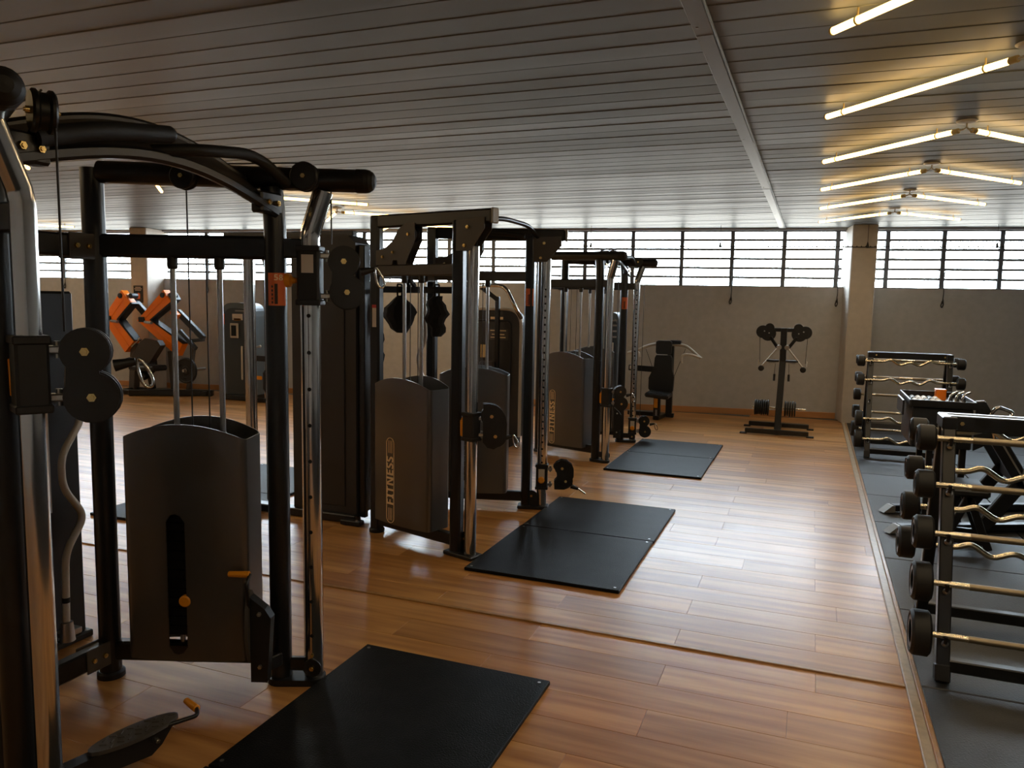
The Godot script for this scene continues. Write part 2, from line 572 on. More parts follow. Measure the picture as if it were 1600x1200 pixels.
func build_ceiling() -> void:
	var c := struct("ceiling", "grey ribbed panel ceiling", "ceiling")
	flat_polygon([Vector2(X0 - 0.2, wall_z(X0 - 0.2) - 0.2), Vector2(X1 + 0.2, wall_z(X1 + 0.2) - 0.2), Vector2(X1 + 0.2, Z1 + 0.2), Vector2(X0 - 0.2, Z1 + 0.2)], CEIL + 0.03, CEIL + 0.18)
	part(c, "roof_slab", M.concrete)
	# one metre of panel, section in z and y, stretched along x
	var pw := 0.19
	var sec := [Vector2(-0.0955, 0.0045), Vector2(-0.093, 0.004), Vector2(-0.090, 0.0003), Vector2(-0.045, -0.0003), Vector2(0.045, -0.0008), Vector2(0.088, -0.0012), Vector2(0.092, -0.0006), Vector2(0.0955, 0.0045)]
	T = Transform3D.IDENTITY
	fresh()
	for i in sec.size() - 1:
		var a: Vector2 = sec[i]
		var b: Vector2 = sec[i + 1]
		var n := Vector3(0, -(b.x - a.x), b.y - a.y).normalized()
		quad(Vector3(-0.5, a.y, a.x), Vector3(0.5, a.y, a.x), Vector3(0.5, b.y, b.x), Vector3(-0.5, b.y, b.x), n)
	quad(Vector3(-0.5, 0.013, -0.0955), Vector3(0.5, 0.013, -0.0955), Vector3(0.5, 0.013, 0.0955), Vector3(-0.5, 0.013, 0.0955), Vector3.UP)
	var mesh := st.commit()
	fresh()
	var cut := -0.49
	rng.seed = 5
	for r in range(-20, 56):
		var zc := -2.95 - pw * r
		var left: float = maxf(X0, wall_x(zc))
		var right := X1
		for part_ends in [[left, cut], [maxf(cut, left), right]]:
			var a2: float = part_ends[0]
			var b2: float = part_ends[1]
			var tilt := rng.randf_range(-0.004, 0.004)
			var lift := rng.randf_range(-0.001, 0.0015)
			var mm: Material = [M.ceiling, M.ceiling_b, M.ceiling_c][rng.randi() % 3]
			if b2 - a2 > 0.05:
				shared(c, "ceiling_panel", mesh, mm, Transform3D(Basis(Vector3.RIGHT, tilt) * Basis.from_scale(Vector3(b2 - a2, 1, 1)), Vector3((a2 + b2) * 0.5, CEIL + lift, zc)))
	var t := struct("trim_3", "grey joint strip running across the ceiling panels", "ceiling trim")
	var z0 := 3.5
	var k := 0
	while z0 > -12.3:
		var z1: float = maxf(z0 - 2.35, -12.4)
		var wdt := 0.078 - 0.004 * (k % 2)
		box(Vector3(cut - 0.012, CEIL - 0.009 - 0.002 * (k % 2), (z0 + z1) * 0.5), Vector3(wdt, 0.008, z0 - z1 + 0.03 * (k % 2)), 0.002)
		part(t, "joint_strip", M.ceil_trim)
		box(Vector3(cut + 0.036, CEIL - 0.015, (z0 + z1) * 0.5), Vector3(0.008, 0.012, z0 - z1 - 0.002), 0.002)
		part(t, "strip_lip", M.ceiling_c)
		cyl(Vector3(cut - 0.03, CEIL - 0.017, z1 + 0.12), Vector3(cut - 0.03, CEIL - 0.012, z1 + 0.12), 0.006, 8)
		part(t, "screw", M.steel)
		z0 = z1
		k += 1

func build_windows() -> void:
	var B := Basis(Vector3.UP, WALL_TURN)
	var spans := [[-16.9, -11.93, "louvred window band beyond the pillar with the notice"], [-11.59, -0.05, "long louvred window band above the cable machines"], [0.29, 6.5, "louvred window band above the barbell racks"]]
	T = Transform3D.IDENTITY
	fresh()
	box(Vector3.ZERO, Vector3(1, 1, 0.004), 0.0)
	var pane := st.commit()
	fresh()
	box(Vector3.ZERO, Vector3(1, 0.034, 0.045), 0.002)
	var bar := st.commit()
	fresh()
	box(Vector3.ZERO, Vector3(0.062, HEAD - SILL - 0.02, 0.06), 0.004)
	var post := st.commit()
	fresh()
	var pitch := 0.7575
	for i in spans.size():
		var s = spans[i]
		var o := struct("window_%d" % (i + 1), s[2], "window", WALL_AT + B * Vector3(s[0], SILL, 0))
		o.basis = B
		T = Transform3D.IDENTITY
		var len: float = s[1] - s[0]
		box(Vector3(len * 0.5, 0.006, -0.1), Vector3(len, 0.016, 0.17), 0.003)
		part(o, "window_sill", M.frame)
		box(Vector3(len * 0.5, HEAD - SILL - 0.008, -0.1), Vector3(len, 0.02, 0.10), 0.003)
		part(o, "head_rail", M.frame)
		# mullions every 0.7575 m counted from the wall's origin
		var xs := [0.0]
		var m: float = -0.149 + pitch * ceil((s[0] + 0.1 + 0.149) / pitch)
		if i == 2:
			m = 0.541
		while m < s[1] - 0.06:
			xs.append(m - s[0])
			m += pitch
		xs.append(len)
		for x in xs.slice(1, xs.size() - 1):
			shared(o, "mullion", post, M.frame, Transform3D(Basis.IDENTITY, Vector3(x, (HEAD - SILL) * 0.5, -0.1)))
		var rows := 6
		var rh := (HEAD - SILL) / rows
		for k in xs.size() - 1:
			var wd: float = xs[k + 1] - xs[k]
			var mid: float = (xs[k + 1] + xs[k]) * 0.5
			for r in rows:
				var y := rh * (r + 0.5)
				shared(o, "pane", pane, M.glass, Transform3D(Basis(Vector3.RIGHT, -0.12) * Basis.from_scale(Vector3(maxf(wd - 0.03, 0.03), rh - 0.012, 1)), Vector3(mid, y, -0.1)))
				if r > 0:
					shared(o, "transom", bar, M.frame, Transform3D(Basis.from_scale(Vector3(maxf(wd - 0.045, 0.03), 1, 1)), Vector3(mid, rh * r, -0.1)))
	# pull cords of the louvres
	var n := 0
	for u in [[-1.664, 1.70, "cord hanging below the louvres, between shoulder press and plate stand"], [-0.14, 1.69, "louvre pull cord hanging beside the pillar near the barbell rack"], [1.30, 1.70, "louvre pull cord hanging above the far barbell rack"], [-13.69, 1.78, "louvre pull cord hanging beyond the notice pillar"], [-10.69, 1.74, "louvre pull cord hanging beside the orange machine"]]:
		var base: Vector3 = WALL_AT + B * Vector3(u[0], u[1], 0.012)
		var o2 := thing("louvre_rope", u[2], "cord", base)
		o2.basis = B
		T = Transform3D.IDENTITY
		var h: float = 2.32 - u[1]
		pipe(bend([Vector3(0.012, h, -0.05), Vector3(0.014, h - 0.04, 0.004), Vector3(0.0, h * 0.6, 0.004), Vector3(0.012, h * 0.35, 0.006), Vector3(0.002, 0.06, 0.006)], 0.03), 0.006, 6)
		part(o2, "strand", M.cord)
		pipe(bend([Vector3(0.0, 0.1, 0.008), Vector3(-0.018, 0.03, 0.008), Vector3(0.0, 0.0, 0.008), Vector3(0.018, 0.05, 0.008), Vector3(0.006, 0.13, 0.008)], 0.02), 0.008, 6)
		part(o2, "knot", M.cord)
		n += 1
	# barbed wire of teeth across the panes: a toothed wire strung in front of the windows
	var wbase := WALL_AT + B * Vector3(-4.4, 2.53, 0.47)
	var wire := thing("toothed_wire", "toothed wire strung across the long louvred window", "wire", wbase)
	wire.basis = B
	T = Transform3D.IDENTITY
	cyl(Vector3(0, 0.012, 0), Vector3(8.4, 0.012, 0), 0.006, 6)
	part(wire, "strand", M.cord)
	for k in 140:
		var x := 0.03 + k * 0.06
		tri(Vector3(x - 0.016, 0.008, 0), Vector3(x + 0.016, 0.008, 0), Vector3(x, 0.034, 0), Vector3.BACK, Vector3.BACK, Vector3.BACK)
		tri(Vector3(x - 0.016, 0.008, -0.004), Vector3(x + 0.016, 0.008, -0.004), Vector3(x, 0.034, -0.004), Vector3.FORWARD, Vector3.FORWARD, Vector3.FORWARD)
	part(wire, "teeth", M.cord).set_meta("kind", "stuff")
	for x2 in [0.62, 2.53, 4.55, 6.2]:
		lathe(Vector3(x2, 0.0, 0), frame_of(Vector3.UP), [Vector2(0.016, 0.0), Vector2(0.018, 0.03), Vector2(0.003, 0.09), Vector2(0.003, CEIL - 2.53 - 0.004)], 8)
		part(wire, "wire_holder", M.cord)

# ---------------------------------------------------------------- lamps
func build_lights() -> void:
	var rows := [[0.83, "the barbell racks", range(-4, 5)], [-5.85, "the machine row", range(-3, 5)], [-12.53, "the orange machine", range(-1, 4)]]
	var proto: Node3D
	for row in rows:
		var lamps := []
		for k in row[2]:
			var apex := Vector3(row[0], CEIL, -4.114 - 1.535 * k)
			if apex.z - 1.15 < wall_z(apex.x - 0.9):
				continue
			var o: Node3D
			if proto == null:
				o = make_chevron()
				proto = o
				o.position = apex
			else:
				o = copy(proto, Transform3D(Basis.IDENTITY, apex))
			lamps.append(o)
			o.set_meta("group", "tube lamps above %s" % row[1])
		for k in lamps.size():
			lamps[lamps.size() - 1 - k].set_meta("label", "V-shaped pair of warm ceiling tubes above %s, %s from the window wall" % [row[1], ["first", "second", "third", "fourth", "fifth", "sixth", "seventh", "eighth", "ninth", "tenth"][k]])

func make_chevron() -> Node3D:
	var o := thing("ceiling_light", "V-shaped pair of warm tube lamps on the ceiling", "ceiling light")
	T = Transform3D.IDENTITY
	lathe(Vector3(0, -0.002, 0), Basis(Vector3.RIGHT, PI / 2), [Vector2(0.062, 0.0), Vector2(0.062, 0.004), Vector2(0.05, 0.012), Vector2(0.015, 0.014)], 24)
	part(o, "ceiling_rose", M.white_plastic)
	pipe([Vector3(0, -0.01, 0), Vector3(0, -0.045, 0)], 0.006, 8, false, Vector3.BACK)
	part(o, "stem", M.white_plastic)
	for s in [-1.0, 1.0]:
		var d := Vector3(s * 0.80, 0, -0.93).normalized()
		var a := d * 0.10 + Vector3(0, -0.052, 0)
		var b := d * 1.25 + Vector3(0, -0.052, 0)
		cyl(a, b, 0.0155, 14)
		part(o, "tube", M.glow, "glowing warm white tube")
		cyl(d * 0.055 + Vector3(0, -0.052, 0), a, 0.017, 12, -1, true, 0.003)
		part(o, "lamp_holder", M.clear_tip)
		pipe(bend([Vector3(0, -0.04, 0), d * 0.02 + Vector3(0, -0.05, 0), d * 0.06 + Vector3(0, -0.052, 0)], 0.01), 0.006, 8)
		part(o, "lead", M.white_plastic)
		cyl(b, b + d * 0.014, 0.0165, 12, -1, true, 0.003)
		part(o, "end_cap", M.clear_tip)
		for q in [0.22, 1.12]:
			var p: Vector3 = d * q
			pipe(bend([p + Vector3(0, -0.004, 0), p + Vector3(0, -0.034, 0)], 0.01), 0.004, 6, false, Vector3.BACK)
			sweep([p + Vector3(0, -0.052, 0) - d * 0.004, p + Vector3(0, -0.052, 0) + d * 0.004], circle_ring(0.0185, 12))
			part(o, "clip", M.clear_tip)
		var l := AreaLight3D.new()
		l.name = "tube_light"
		l.area_size = Vector2(1.15, 0.03)
		l.light_color = Color(1.0, 0.905, 0.76)
		l.light_energy = TUBE_POWER
		l.shadow_enabled = true
		l.set("area_range", 30.0)
		var mid := (a + b) * 0.5 + Vector3(0, -0.022, 0)
		l.transform = Transform3D(Basis(d, Vector3.UP.cross(d), Vector3.UP), mid)
		o.add_child(l, true)
	return o

# ---------------------------------------------------------------- cable machines
# A wing stands between a rear post and a front post; beyond the front post stands the chrome upright.
func wing_frame(rear: Vector2, front: Vector2, mid_z: float) -> Dictionary:
	var r := Vector3(rear.x, 0, rear.y)
	var d := (Vector3(front.x, 0, front.y) - r)
	var l := d.length()
	d = d.normalized()
	var n := Vector3.UP.cross(d)
	if n.z * (mid_z - front.y) < 0.0:
		n = -n                                   # towards the middle of the machine
	return {"r": r, "d": d, "n": n, "l": l}

func wp(w: Dictionary, s: float, y: float, t := 0.0) -> Vector3:
	return w.r + w.d * s + w.n * t + Vector3.UP * y

# a curved sheet cover; face = +1 towards the middle of the machine, -1 outwards
func shield(m: Node3D, w: Dictionary, s0: float, s1: float, face: float, slot: bool) -> MeshInstance3D:
	var prof := []                               # (s, t)
	var depth := 0.105
	var r := 0.032
	prof.append(Vector2(s0, 0.002))
	prof.append(Vector2(s0, depth - r))
	for i in 6:
		var a := PI * 0.5 * (i + 1) / 6.0
		prof.append(Vector2(s0 + r - r * cos(a), depth - r + r * sin(a)))
	var nmid := 22
	for i in nmid:
		var u := float(i + 1) / (nmid + 1)
		prof.append(Vector2(lerpf(s0 + r, s1 - r, u), depth + 0.022 * sin(PI * u)))
	for i in 7:
		var a2 := PI * 0.5 * (6 - i) / 6.0
		prof.append(Vector2(s1 - r + r * cos(a2), depth - r + r * sin(a2)))
	prof.append(Vector2(s1, 0.002))
	var sm := (s0 + s1) * 0.5
	var hw := (s1 - s0) * 0.5
	var k := prof.size()
	var nrm := []
	for i in k:
		var e: Vector2 = prof[min(i + 1, k - 1)] - prof[max(i - 1, 0)]
		nrm.append(Vector2(-e.y, e.x).normalized())
	var top := func(s: float) -> float: return 1.095 + 0.065 * (1.0 - pow((s - sm) / hw, 2.0))
	var th := 0.004
	for i in k - 1:
		var p: Vector2 = prof[i]
		var q: Vector2 = prof[i + 1]
		var np: Vector2 = nrm[i]
		var nq: Vector2 = nrm[i + 1]
		var runs := [[0.135, 0.135, top.call(p.x), top.call(q.x)]]
		var sc := s0 + (s1 - s0) * 0.44
		if slot and p.y > depth - 0.001 and absf((p.x + q.x) * 0.5 - sc) < 0.034:
			var h0 := sqrt(maxf(0.0, 0.0012 - pow(p.x - sc, 2.0)))
			var h1 := sqrt(maxf(0.0, 0.0012 - pow(q.x - sc, 2.0)))
			runs = [[0.135, 0.135, 0.20 - h0, 0.20 - h1], [0.745 + h0, 0.745 + h1, top.call(p.x), top.call(q.x)]]
		for u in runs:
			var dp: Vector3 = w.d * np.x + w.n * face * np.y
			var dq: Vector3 = w.d * nq.x + w.n * face * nq.y
			var a3 := wp(w, p.x, u[0], face * p.y)
			var b3 := wp(w, q.x, u[1], face * q.y)
			var c3 := wp(w, q.x, u[3], face * q.y)
			var d3 := wp(w, p.x, u[2], face * p.y)
			quadn(a3, b3, c3, d3, dp, dq, dq, dp)
			quadn(a3 - dp * th, b3 - dq * th, c3 - dq * th, d3 - dp * th, -dp, -dq, -dq, -dp)
			quad(d3, c3, c3 - dq * th, d3 - dp * th, Vector3.UP)
			quad(a3, b3, b3 - dq * th, a3 - dp * th, Vector3.DOWN)
	return part(m, "weight_cover", M.shield)

func logo(m: Node3D, w: Dictionary, s: float, y0: float, y1: float) -> void:
	# upright badge on the outer cover: stadium outline, bars at both ends and the word between
	var ex: Vector3 = w.d
	var o := wp(w, s, 0, -0.1275)
	var out := -(w.n as Vector3)
	var rr := 0.036
	var pts := []
	for i in 13:
		var a := PI * i / 12.0
		pts.append(o + ex * rr * cos(a) + Vector3.UP * (y1 - rr + rr * sin(a)))
	for i in 13:
		var a2 := PI + PI * i / 12.0
		pts.append(o + ex * rr * cos(a2) + Vector3.UP * (y0 + rr + rr * sin(a2)))
	sweep(pts, [Vector2(0.0022, 0.0018), Vector2(-0.0022, 0.0018), Vector2(-0.0022, -0.0018), Vector2(0.0022, -0.0018)], true, out, false)
	for e in [[y1 - 0.105, y1 - 0.018], [y0 + 0.018, y0 + 0.105]]:
		for q in [-0.015, 0.0, 0.015]:
			box(o + ex * q + Vector3.UP * (e[0] + e[1]) * 0.5, Vector3(0.004, e[1] - e[0], 0.003), 0.0, Basis(ex, Vector3.UP, ex.cross(Vector3.UP)))
	var b := part(m, "badge", M.gold_print, "gold badge reading FITNESS")
	# the word reads upwards: its x axis is up, its y axis points back along the wing
	var up := Vector3.UP
	var yv := up.cross(out).normalized() * -1.0
	if up.cross(yv).dot(out) < 0.0:
		yv = -yv
	lettering(b, "lettering", "FITNESS", 0.068, M.gold_print, Transform3D(Basis(up, yv, out), (m.transform.affine_inverse() * (o + Vector3.UP * (y0 + y1) * 0.5 + out * 0.002))), true)

func bolt(p: Vector3, n: Vector3, r := 0.012) -> void:
	cyl(p - n * 0.004, p + n * 0.008, r, 6, r * 0.9)
	cyl(p + n * 0.008, p + n * 0.012, r * 0.5, 8)

func carabiner(m: Node3D, p: Vector3, e: Vector3, tilt := 0.35) -> void:
	# snap hook that hangs from a short black sleeve
	var q := p + e * 0.055 + Vector3(0, 0.012, 0)
	cyl(p, q, 0.018, 10, 0.011)
	part(m, "cable_stop", M.black_soft)
	var dn := (Vector3.DOWN + e * tilt).normalized()
	var sd := dn.cross(e.cross(Vector3.UP)).normalized()
	var loop := []
	for i in 20:
		var a := TAU * i / 20.0
		loop.append(q + e * 0.01 + dn * (0.036 - 0.044 * cos(a)) + sd * (0.014 - 0.005 * cos(a)) * sin(a))
	pipe(loop, 0.0048, 8, true, e.cross(Vector3.UP))
	part(m, "snap_hook", M.chrome, "steel snap hook")

func carriage(m: Node3D, w: Dictionary, c: Vector3, y0: float, y1: float, e: Vector3, shape: String, opt := {}) -> void:
	var B := Basis(w.d, Vector3.UP, w.d.cross(Vector3.UP))
	var ym := (y0 + y1) * 0.5
	var h := y1 - y0
	box(c + Vector3.UP * ym, Vector3(0.094, h, 0.082), 0.008, B)
	box(c + Vector3.UP * (y1 - 0.012), Vector3(0.104, 0.024, 0.092), 0.004, B)
	box(c + Vector3.UP * (y0 + 0.012), Vector3(0.104, 0.024, 0.092), 0.004, B)
	var sl := part(m, "carriage", M.black_soft)
	var fn: Vector3 = w.n
	if opt.get("face", 1.0) < 0.0:
		fn = -fn
	if opt.has("label"):
		box(c + Vector3.UP * (y1 - 0.075) + fn * 0.0415, Vector3(0.05, 0.075, 0.002), 0.0, B)
		part(sl, "label_plate", M.label_white)
	if opt.get("knob", "") == "ball":
		cyl(c + Vector3.UP * (ym - 0.02), c + Vector3.UP * (ym - 0.02) - w.d * 0.075, 0.009, 8)
		lathe(c + Vector3.UP * (ym - 0.02) - w.d * 0.062, frame_of(-w.d), [Vector2(0.012, 0.0), Vector2(0.014, 0.014), Vector2(0.028, 0.02), Vector2(0.031, 0.04), Vector2(0.022, 0.05)], 14)
		part(sl, "pull_knob", M.yellow)
	elif opt.get("knob", "") == "disc":
		lathe(c + Vector3.UP * (ym - 0.02) + fn * 0.038, frame_of(fn), [Vector2(0.012, 0.0), Vector2(0.026, 0.01), Vector2(0.027, 0.024), Vector2(0.018, 0.03)], 14)
		part(sl, "pull_knob", M.yellow)
	elif opt.get("knob", "") == "grip":
		var g0: Vector3 = c + Vector3.UP * (ym + 0.01) - w.d * 0.052 + fn * 0.03
		pipe(bend([c + Vector3.UP * (ym + 0.05) - w.d * 0.03 + fn * 0.03, g0 + Vector3.UP * 0.045, g0], 0.02), 0.007, 8)
		cyl(g0 + Vector3.UP * 0.03, g0 - Vector3.UP * 0.075, 0.014, 10, 0.012, true, 0.003)
		part(sl, "pull_knob", M.yellow)
	# swivelling pulley housing
	var p := c + e * 0.055
	var hv := p + Vector3.UP * ym
	var sd := e.cross(Vector3.UP).normalized()
	for yy in [y1 - 0.04, y0 + 0.04]:
		box(c + e * 0.06 + Vector3.UP * yy, Vector3(0.05, 0.022, 0.035), 0.004, Basis(e, Vector3.UP, sd))
		cyl(c + e * 0.068 + Vector3.UP * (yy - 0.024), c + e * 0.068 + Vector3.UP * (yy + 0.024), 0.009, 8)
		part(sl, "hinge", M.steel)
	var poly: PackedVector2Array
	var hubs := []
	if shape == "eight":
		poly = joined(ring2(Vector2(0.085, 0.062), 0.064), ring2(Vector2(0.098, -0.066), 0.070))
		poly = joined(poly, pv([0.03, -0.09, 0.125, -0.06, 0.115, 0.05, 0.04, 0.06]))
		hubs = [[Vector2(0.085, 0.062), 0.066], [Vector2(0.098, -0.066), 0.074]]
	elif shape == "dee":
		poly = pv([0.02, 0.15, 0.06, 0.155, 0.10, 0.145, 0.14, 0.115, 0.165, 0.07, 0.175, 0.02, 0.172, -0.03, 0.155, -0.085, 0.125, -0.125, 0.09, -0.145, 0.05, -0.135, 0.02, -0.10])
		hubs = [[Vector2(0.075, 0.07), 0.07], [Vector2(0.10, -0.06), 0.075]]
	else:
		poly = pv([0.035, 0.09, 0.06, 0.125, 0.10, 0.145, 0.145, 0.14, 0.185, 0.11, 0.205, 0.065, 0.205, 0.01, 0.19, -0.03, 0.20, -0.055, 0.165, -0.085, 0.13, -0.10, 0.05, -0.10, 0.045, -0.03, 0.07, 0.0, 0.065, 0.04])
		hubs = [[Vector2(0.11, 0.075), 0.06], [Vector2(0.14, -0.03), 0.06]]
	for sg in [-1.0, 1.0]:
		plate(poly, hv + sd * 0.027 * sg, e, Vector3.UP, 0.006)
	var hs := part(m, "pulley_housing", M.plastic)
	for q in hubs:
		var hp: Vector3 = hv + e * q[0].x + Vector3.UP * q[0].y
		lathe(hp - sd * 0.020, frame_of(sd), [Vector2(q[1], 0.0), Vector2(q[1], 0.008), Vector2(q[1] - 0.01, 0.014), Vector2(q[1] - 0.01, 0.026), Vector2(q[1], 0.032), Vector2(q[1], 0.040)], 24)
		part(hs, "pulley_wheel", M.black_soft)
		for sg2 in [-1.0, 1.0]:
			bolt(hp + sd * 0.030 * sg2, sd * sg2, 0.014)
			part(hs, "bolt", M.brass)
	var exit: Vector3 = hv + e * (hubs[1][0].x + hubs[1][1] * 0.75) + Vector3.UP * (0.02 if shape == "eight" else -0.075)
	if shape == "bean":
		cyl(exit, exit + e * 0.06 + Vector3.DOWN * 0.02, 0.02, 10, 0.012)
		part(m, "cable_stop", M.black_soft)
		cyl(exit + e * 0.06 + Vector3.DOWN * 0.02, exit + e * 0.12 + Vector3.DOWN * 0.06, 0.006, 8)
		part(m, "snap_hook", M.chrome, "steel snap hook")
	else:
		carabiner(m, exit, e)

func upright(m: Node3D, w: Dictionary, c: Vector3, top_y: float, lean: bool, pitch: float, lean_to := Vector3.ZERO) -> void:
	var pts := [c + Vector3.UP * 0.03, c + Vector3.UP * (top_y - 0.22)]
	if lean:
		var ld: Vector3 = lean_to if lean_to != Vector3.ZERO else w.d
		pts = [c + Vector3.UP * 0.03, c + Vector3.UP * (top_y - 0.20), c + Vector3.UP * (top_y - 0.16) + ld * 0.006, c + Vector3.UP * top_y + ld * 0.058]
	else:
		pts.append(c + Vector3.UP * top_y)
	sweep(pts, rect_ring(0.078, 0.060, 0.015), false, w.n, true)
	var u := part(m, "upright", M.chrome, "chrome adjustable column")
	var y := 0.22
	while y < top_y - 0.24:
		for sg in [1.0]:
			var f: Vector3 = w.n * sg
			cyl(c + Vector3.UP * y + f * 0.0290, c + Vector3.UP * y + f * 0.0308, 0.0085, 10)
		y += pitch
	part(u, "pin_holes", M.hole).set_meta("kind", "stuff")

func pedal(m: Node3D, o: Vector3, e: Vector3, up: Vector3, grip_dir: Vector3) -> void:
	# folding step: hinged at o, tread and yellow-gripped lever
	var L := 0.37
	var sd := e.cross(up).normalized()
	var f := e
	plate(pv([0.0, -0.05, 0.28, -0.07, 0.32, -0.045, 0.37, 0.018, 0.0, 0.018]), o, f, up, 0.05)
	var arm := part(m, "step_arm", M.black_soft)
	var tread := PackedVector2Array()
	for i in 24:
		var a := TAU * i / 24.0
		tread.append(Vector2(0.235 + 0.145 * cos(a) + 0.015 * cos(a) * absf(cos(a)), 0.052 * sin(a)))
	plate(tread, o + up * 0.026, f, sd, 0.014)
	var tr := part(arm, "tread", M.tread)
	for i in 9:
		for j in [-1.0, 0.0, 1.0]:
			var x := 0.11 + 0.031 * i + (0.015 if j == 0.0 else 0.0)
			if pow((x - 0.235) / 0.15, 2.0) + pow(j * 0.027 / 0.05, 2.0) < 0.85:
				var di := (f + sd * (0.9 if i % 2 == 0 else -0.9)).normalized()
				box(o + up * 0.0345 + f * x + sd * j * 0.027, Vector3(0.024, 0.004, 0.005), 0.001, Basis(di, up, di.cross(up)))
	part(tr, "tread_ridges", M.tread)
	for x2 in [0.07, 0.30]:
		for q in [-1.0, 1.0]:
			bolt(o + f * x2 - up * 0.022 + sd * 0.027 * q, sd * q, 0.010)
			part(arm, "bolt", M.steel)
	var t := o + f * (L + 0.01) + up * 0.02
	pipe(bend([t - f * 0.05 + sd * 0.03, t + f * 0.06 + sd * 0.055, t + f * 0.085 + sd * 0.01], 0.02), 0.008, 8, false, up)
	var lv := part(arm, "lever", M.plastic)
	var g := t + f * 0.085 + sd * 0.012
	var gd := grip_dir.normalized()
	cyl(g, g + gd * 0.09, 0.014, 12, 0.012, true, 0.003)
	part(lv, "grip", M.yellow, "yellow grip")

func sticker(m: Node3D, c: Vector3, out: Vector3, w: float, y0: float, y1: float, txt := "", r := 0.0) -> void:
	var ex := Vector3.UP.cross(out).normalized()
	if r > 0.0:
		for i in 6:                                # wrapped round a round post
			var a0 := (float(i) / 6.0 - 0.5) * w / r
			var a1 := (float(i + 1) / 6.0 - 0.5) * w / r
			var n0 := out * cos(a0) + ex * sin(a0)
			var n1 := out * cos(a1) + ex * sin(a1)
			quadn(c + n0 * (r + 0.001) + Vector3.UP * y0, c + n1 * (r + 0.001) + Vector3.UP * y0, c + n1 * (r + 0.001) + Vector3.UP * y1, c + n0 * (r + 0.001) + Vector3.UP * y1, n0, n1, n1, n0)
	else:
		box(c + out * 0.001 + Vector3.UP * (y0 + y1) * 0.5, Vector3(w, y1 - y0, 0.002), 0.0, Basis(ex, Vector3.UP, out))
	var s := part(m, "sticker", M.label_orange, "orange label")
	var h := y1 - y0
	var o := c + out * (r + 0.0022)
	var B := Basis(ex, Vector3.UP, out)
	box(o + Vector3.UP * (y0 + h * 0.36) - ex * w * 0.08, Vector3(w * 0.16, h * 0.62, 0.001), 0.0, B)
	for i in 5:
		box(o + Vector3.UP * (y0 + h * (0.1 + 0.12 * i)) - ex * w * 0.28, Vector3(w * 0.08, h * 0.07, 0.001), 0.0, B)
	part(s, "print", M.label_ink)
	if txt != "":
		lettering(s, "lettering", txt, h * 0.19, M.gold_print, Transform3D(B, m.transform.affine_inverse() * (o + Vector3.UP * (y0 + h * 0.86) + ex * w * 0.05)), true)

func disc_pulley(m: Node3D, c: Vector3, ax: Vector3, r: float) -> void:
	lathe(c - ax * 0.03, frame_of(ax), [Vector2(r * 0.9, 0.0), Vector2(r, 0.006), Vector2(r, 0.014), Vector2(r * 0.86, 0.02), Vector2(r * 0.86, 0.04), Vector2(r, 0.046), Vector2(r, 0.054), Vector2(r * 0.9, 0.06)], 26)
	var p := part(m, "top_pulley", M.plastic)
	for sg in [-1.0, 1.0]:
		bolt(c + ax * 0.032 * sg, ax * sg, 0.011)
		part(p, "bolt", M.brass)

func stack(m: Node3D, w: Dictionary, sa: float, sb: float, pin: bool) -> void:
	var B := Basis(w.d, Vector3.UP, w.d.cross(Vector3.UP))
	var mid := (sa + sb) * 0.5
	for s in [sa, sb]:
		cyl(wp(w, s, 0.15), wp(w, s, 1.86), 0.0125, 12)
		part(m, "guide_rod", M.steel, "polished steel guide rod")
		lathe(wp(w, s, 1.80), frame_of(Vector3.UP), [Vector2(0.018, 0.0), Vector2(0.022, 0.012), Vector2(0.022, 0.05)], 12)
		part(m, "rod_clamp", M.black_soft)
	for i in 14:
		box(wp(w, mid, 0.235 + 0.042 * i), Vector3(0.30, 0.039, 0.085), 0.003, B)
	var sk := part(m, "weight_stack", M.black_soft)
	for i in 12:
		box(wp(w, mid + 0.006, 0.30 + 0.042 * i, 0.0432), Vector3(0.012, 0.012, 0.001), 0.0, B)
	part(sk, "weight_numbers", M.label_white)
	if pin:
		cyl(wp(w, mid - 0.03, 0.403, 0.03), wp(w, mid - 0.03, 0.403, 0.12), 0.007, 8)
		lathe(wp(w, mid - 0.03, 0.403, 0.105), frame_of(w.n), [Vector2(0.02, 0.0), Vector2(0.025, 0.004), Vector2(0.025, 0.024), Vector2(0.02, 0.028)], 16)
		part(sk, "selector_pin", M.yellow, "yellow selector pin")
	for q in [mid - 0.03, mid + 0.045]:
		cyl(wp(w, q, 0.8, 0.005), wp(w, q, 2.13 if q < mid else 1.86, 0.005), 0.0032, 6)
		part(m, "cable", M.black_soft)

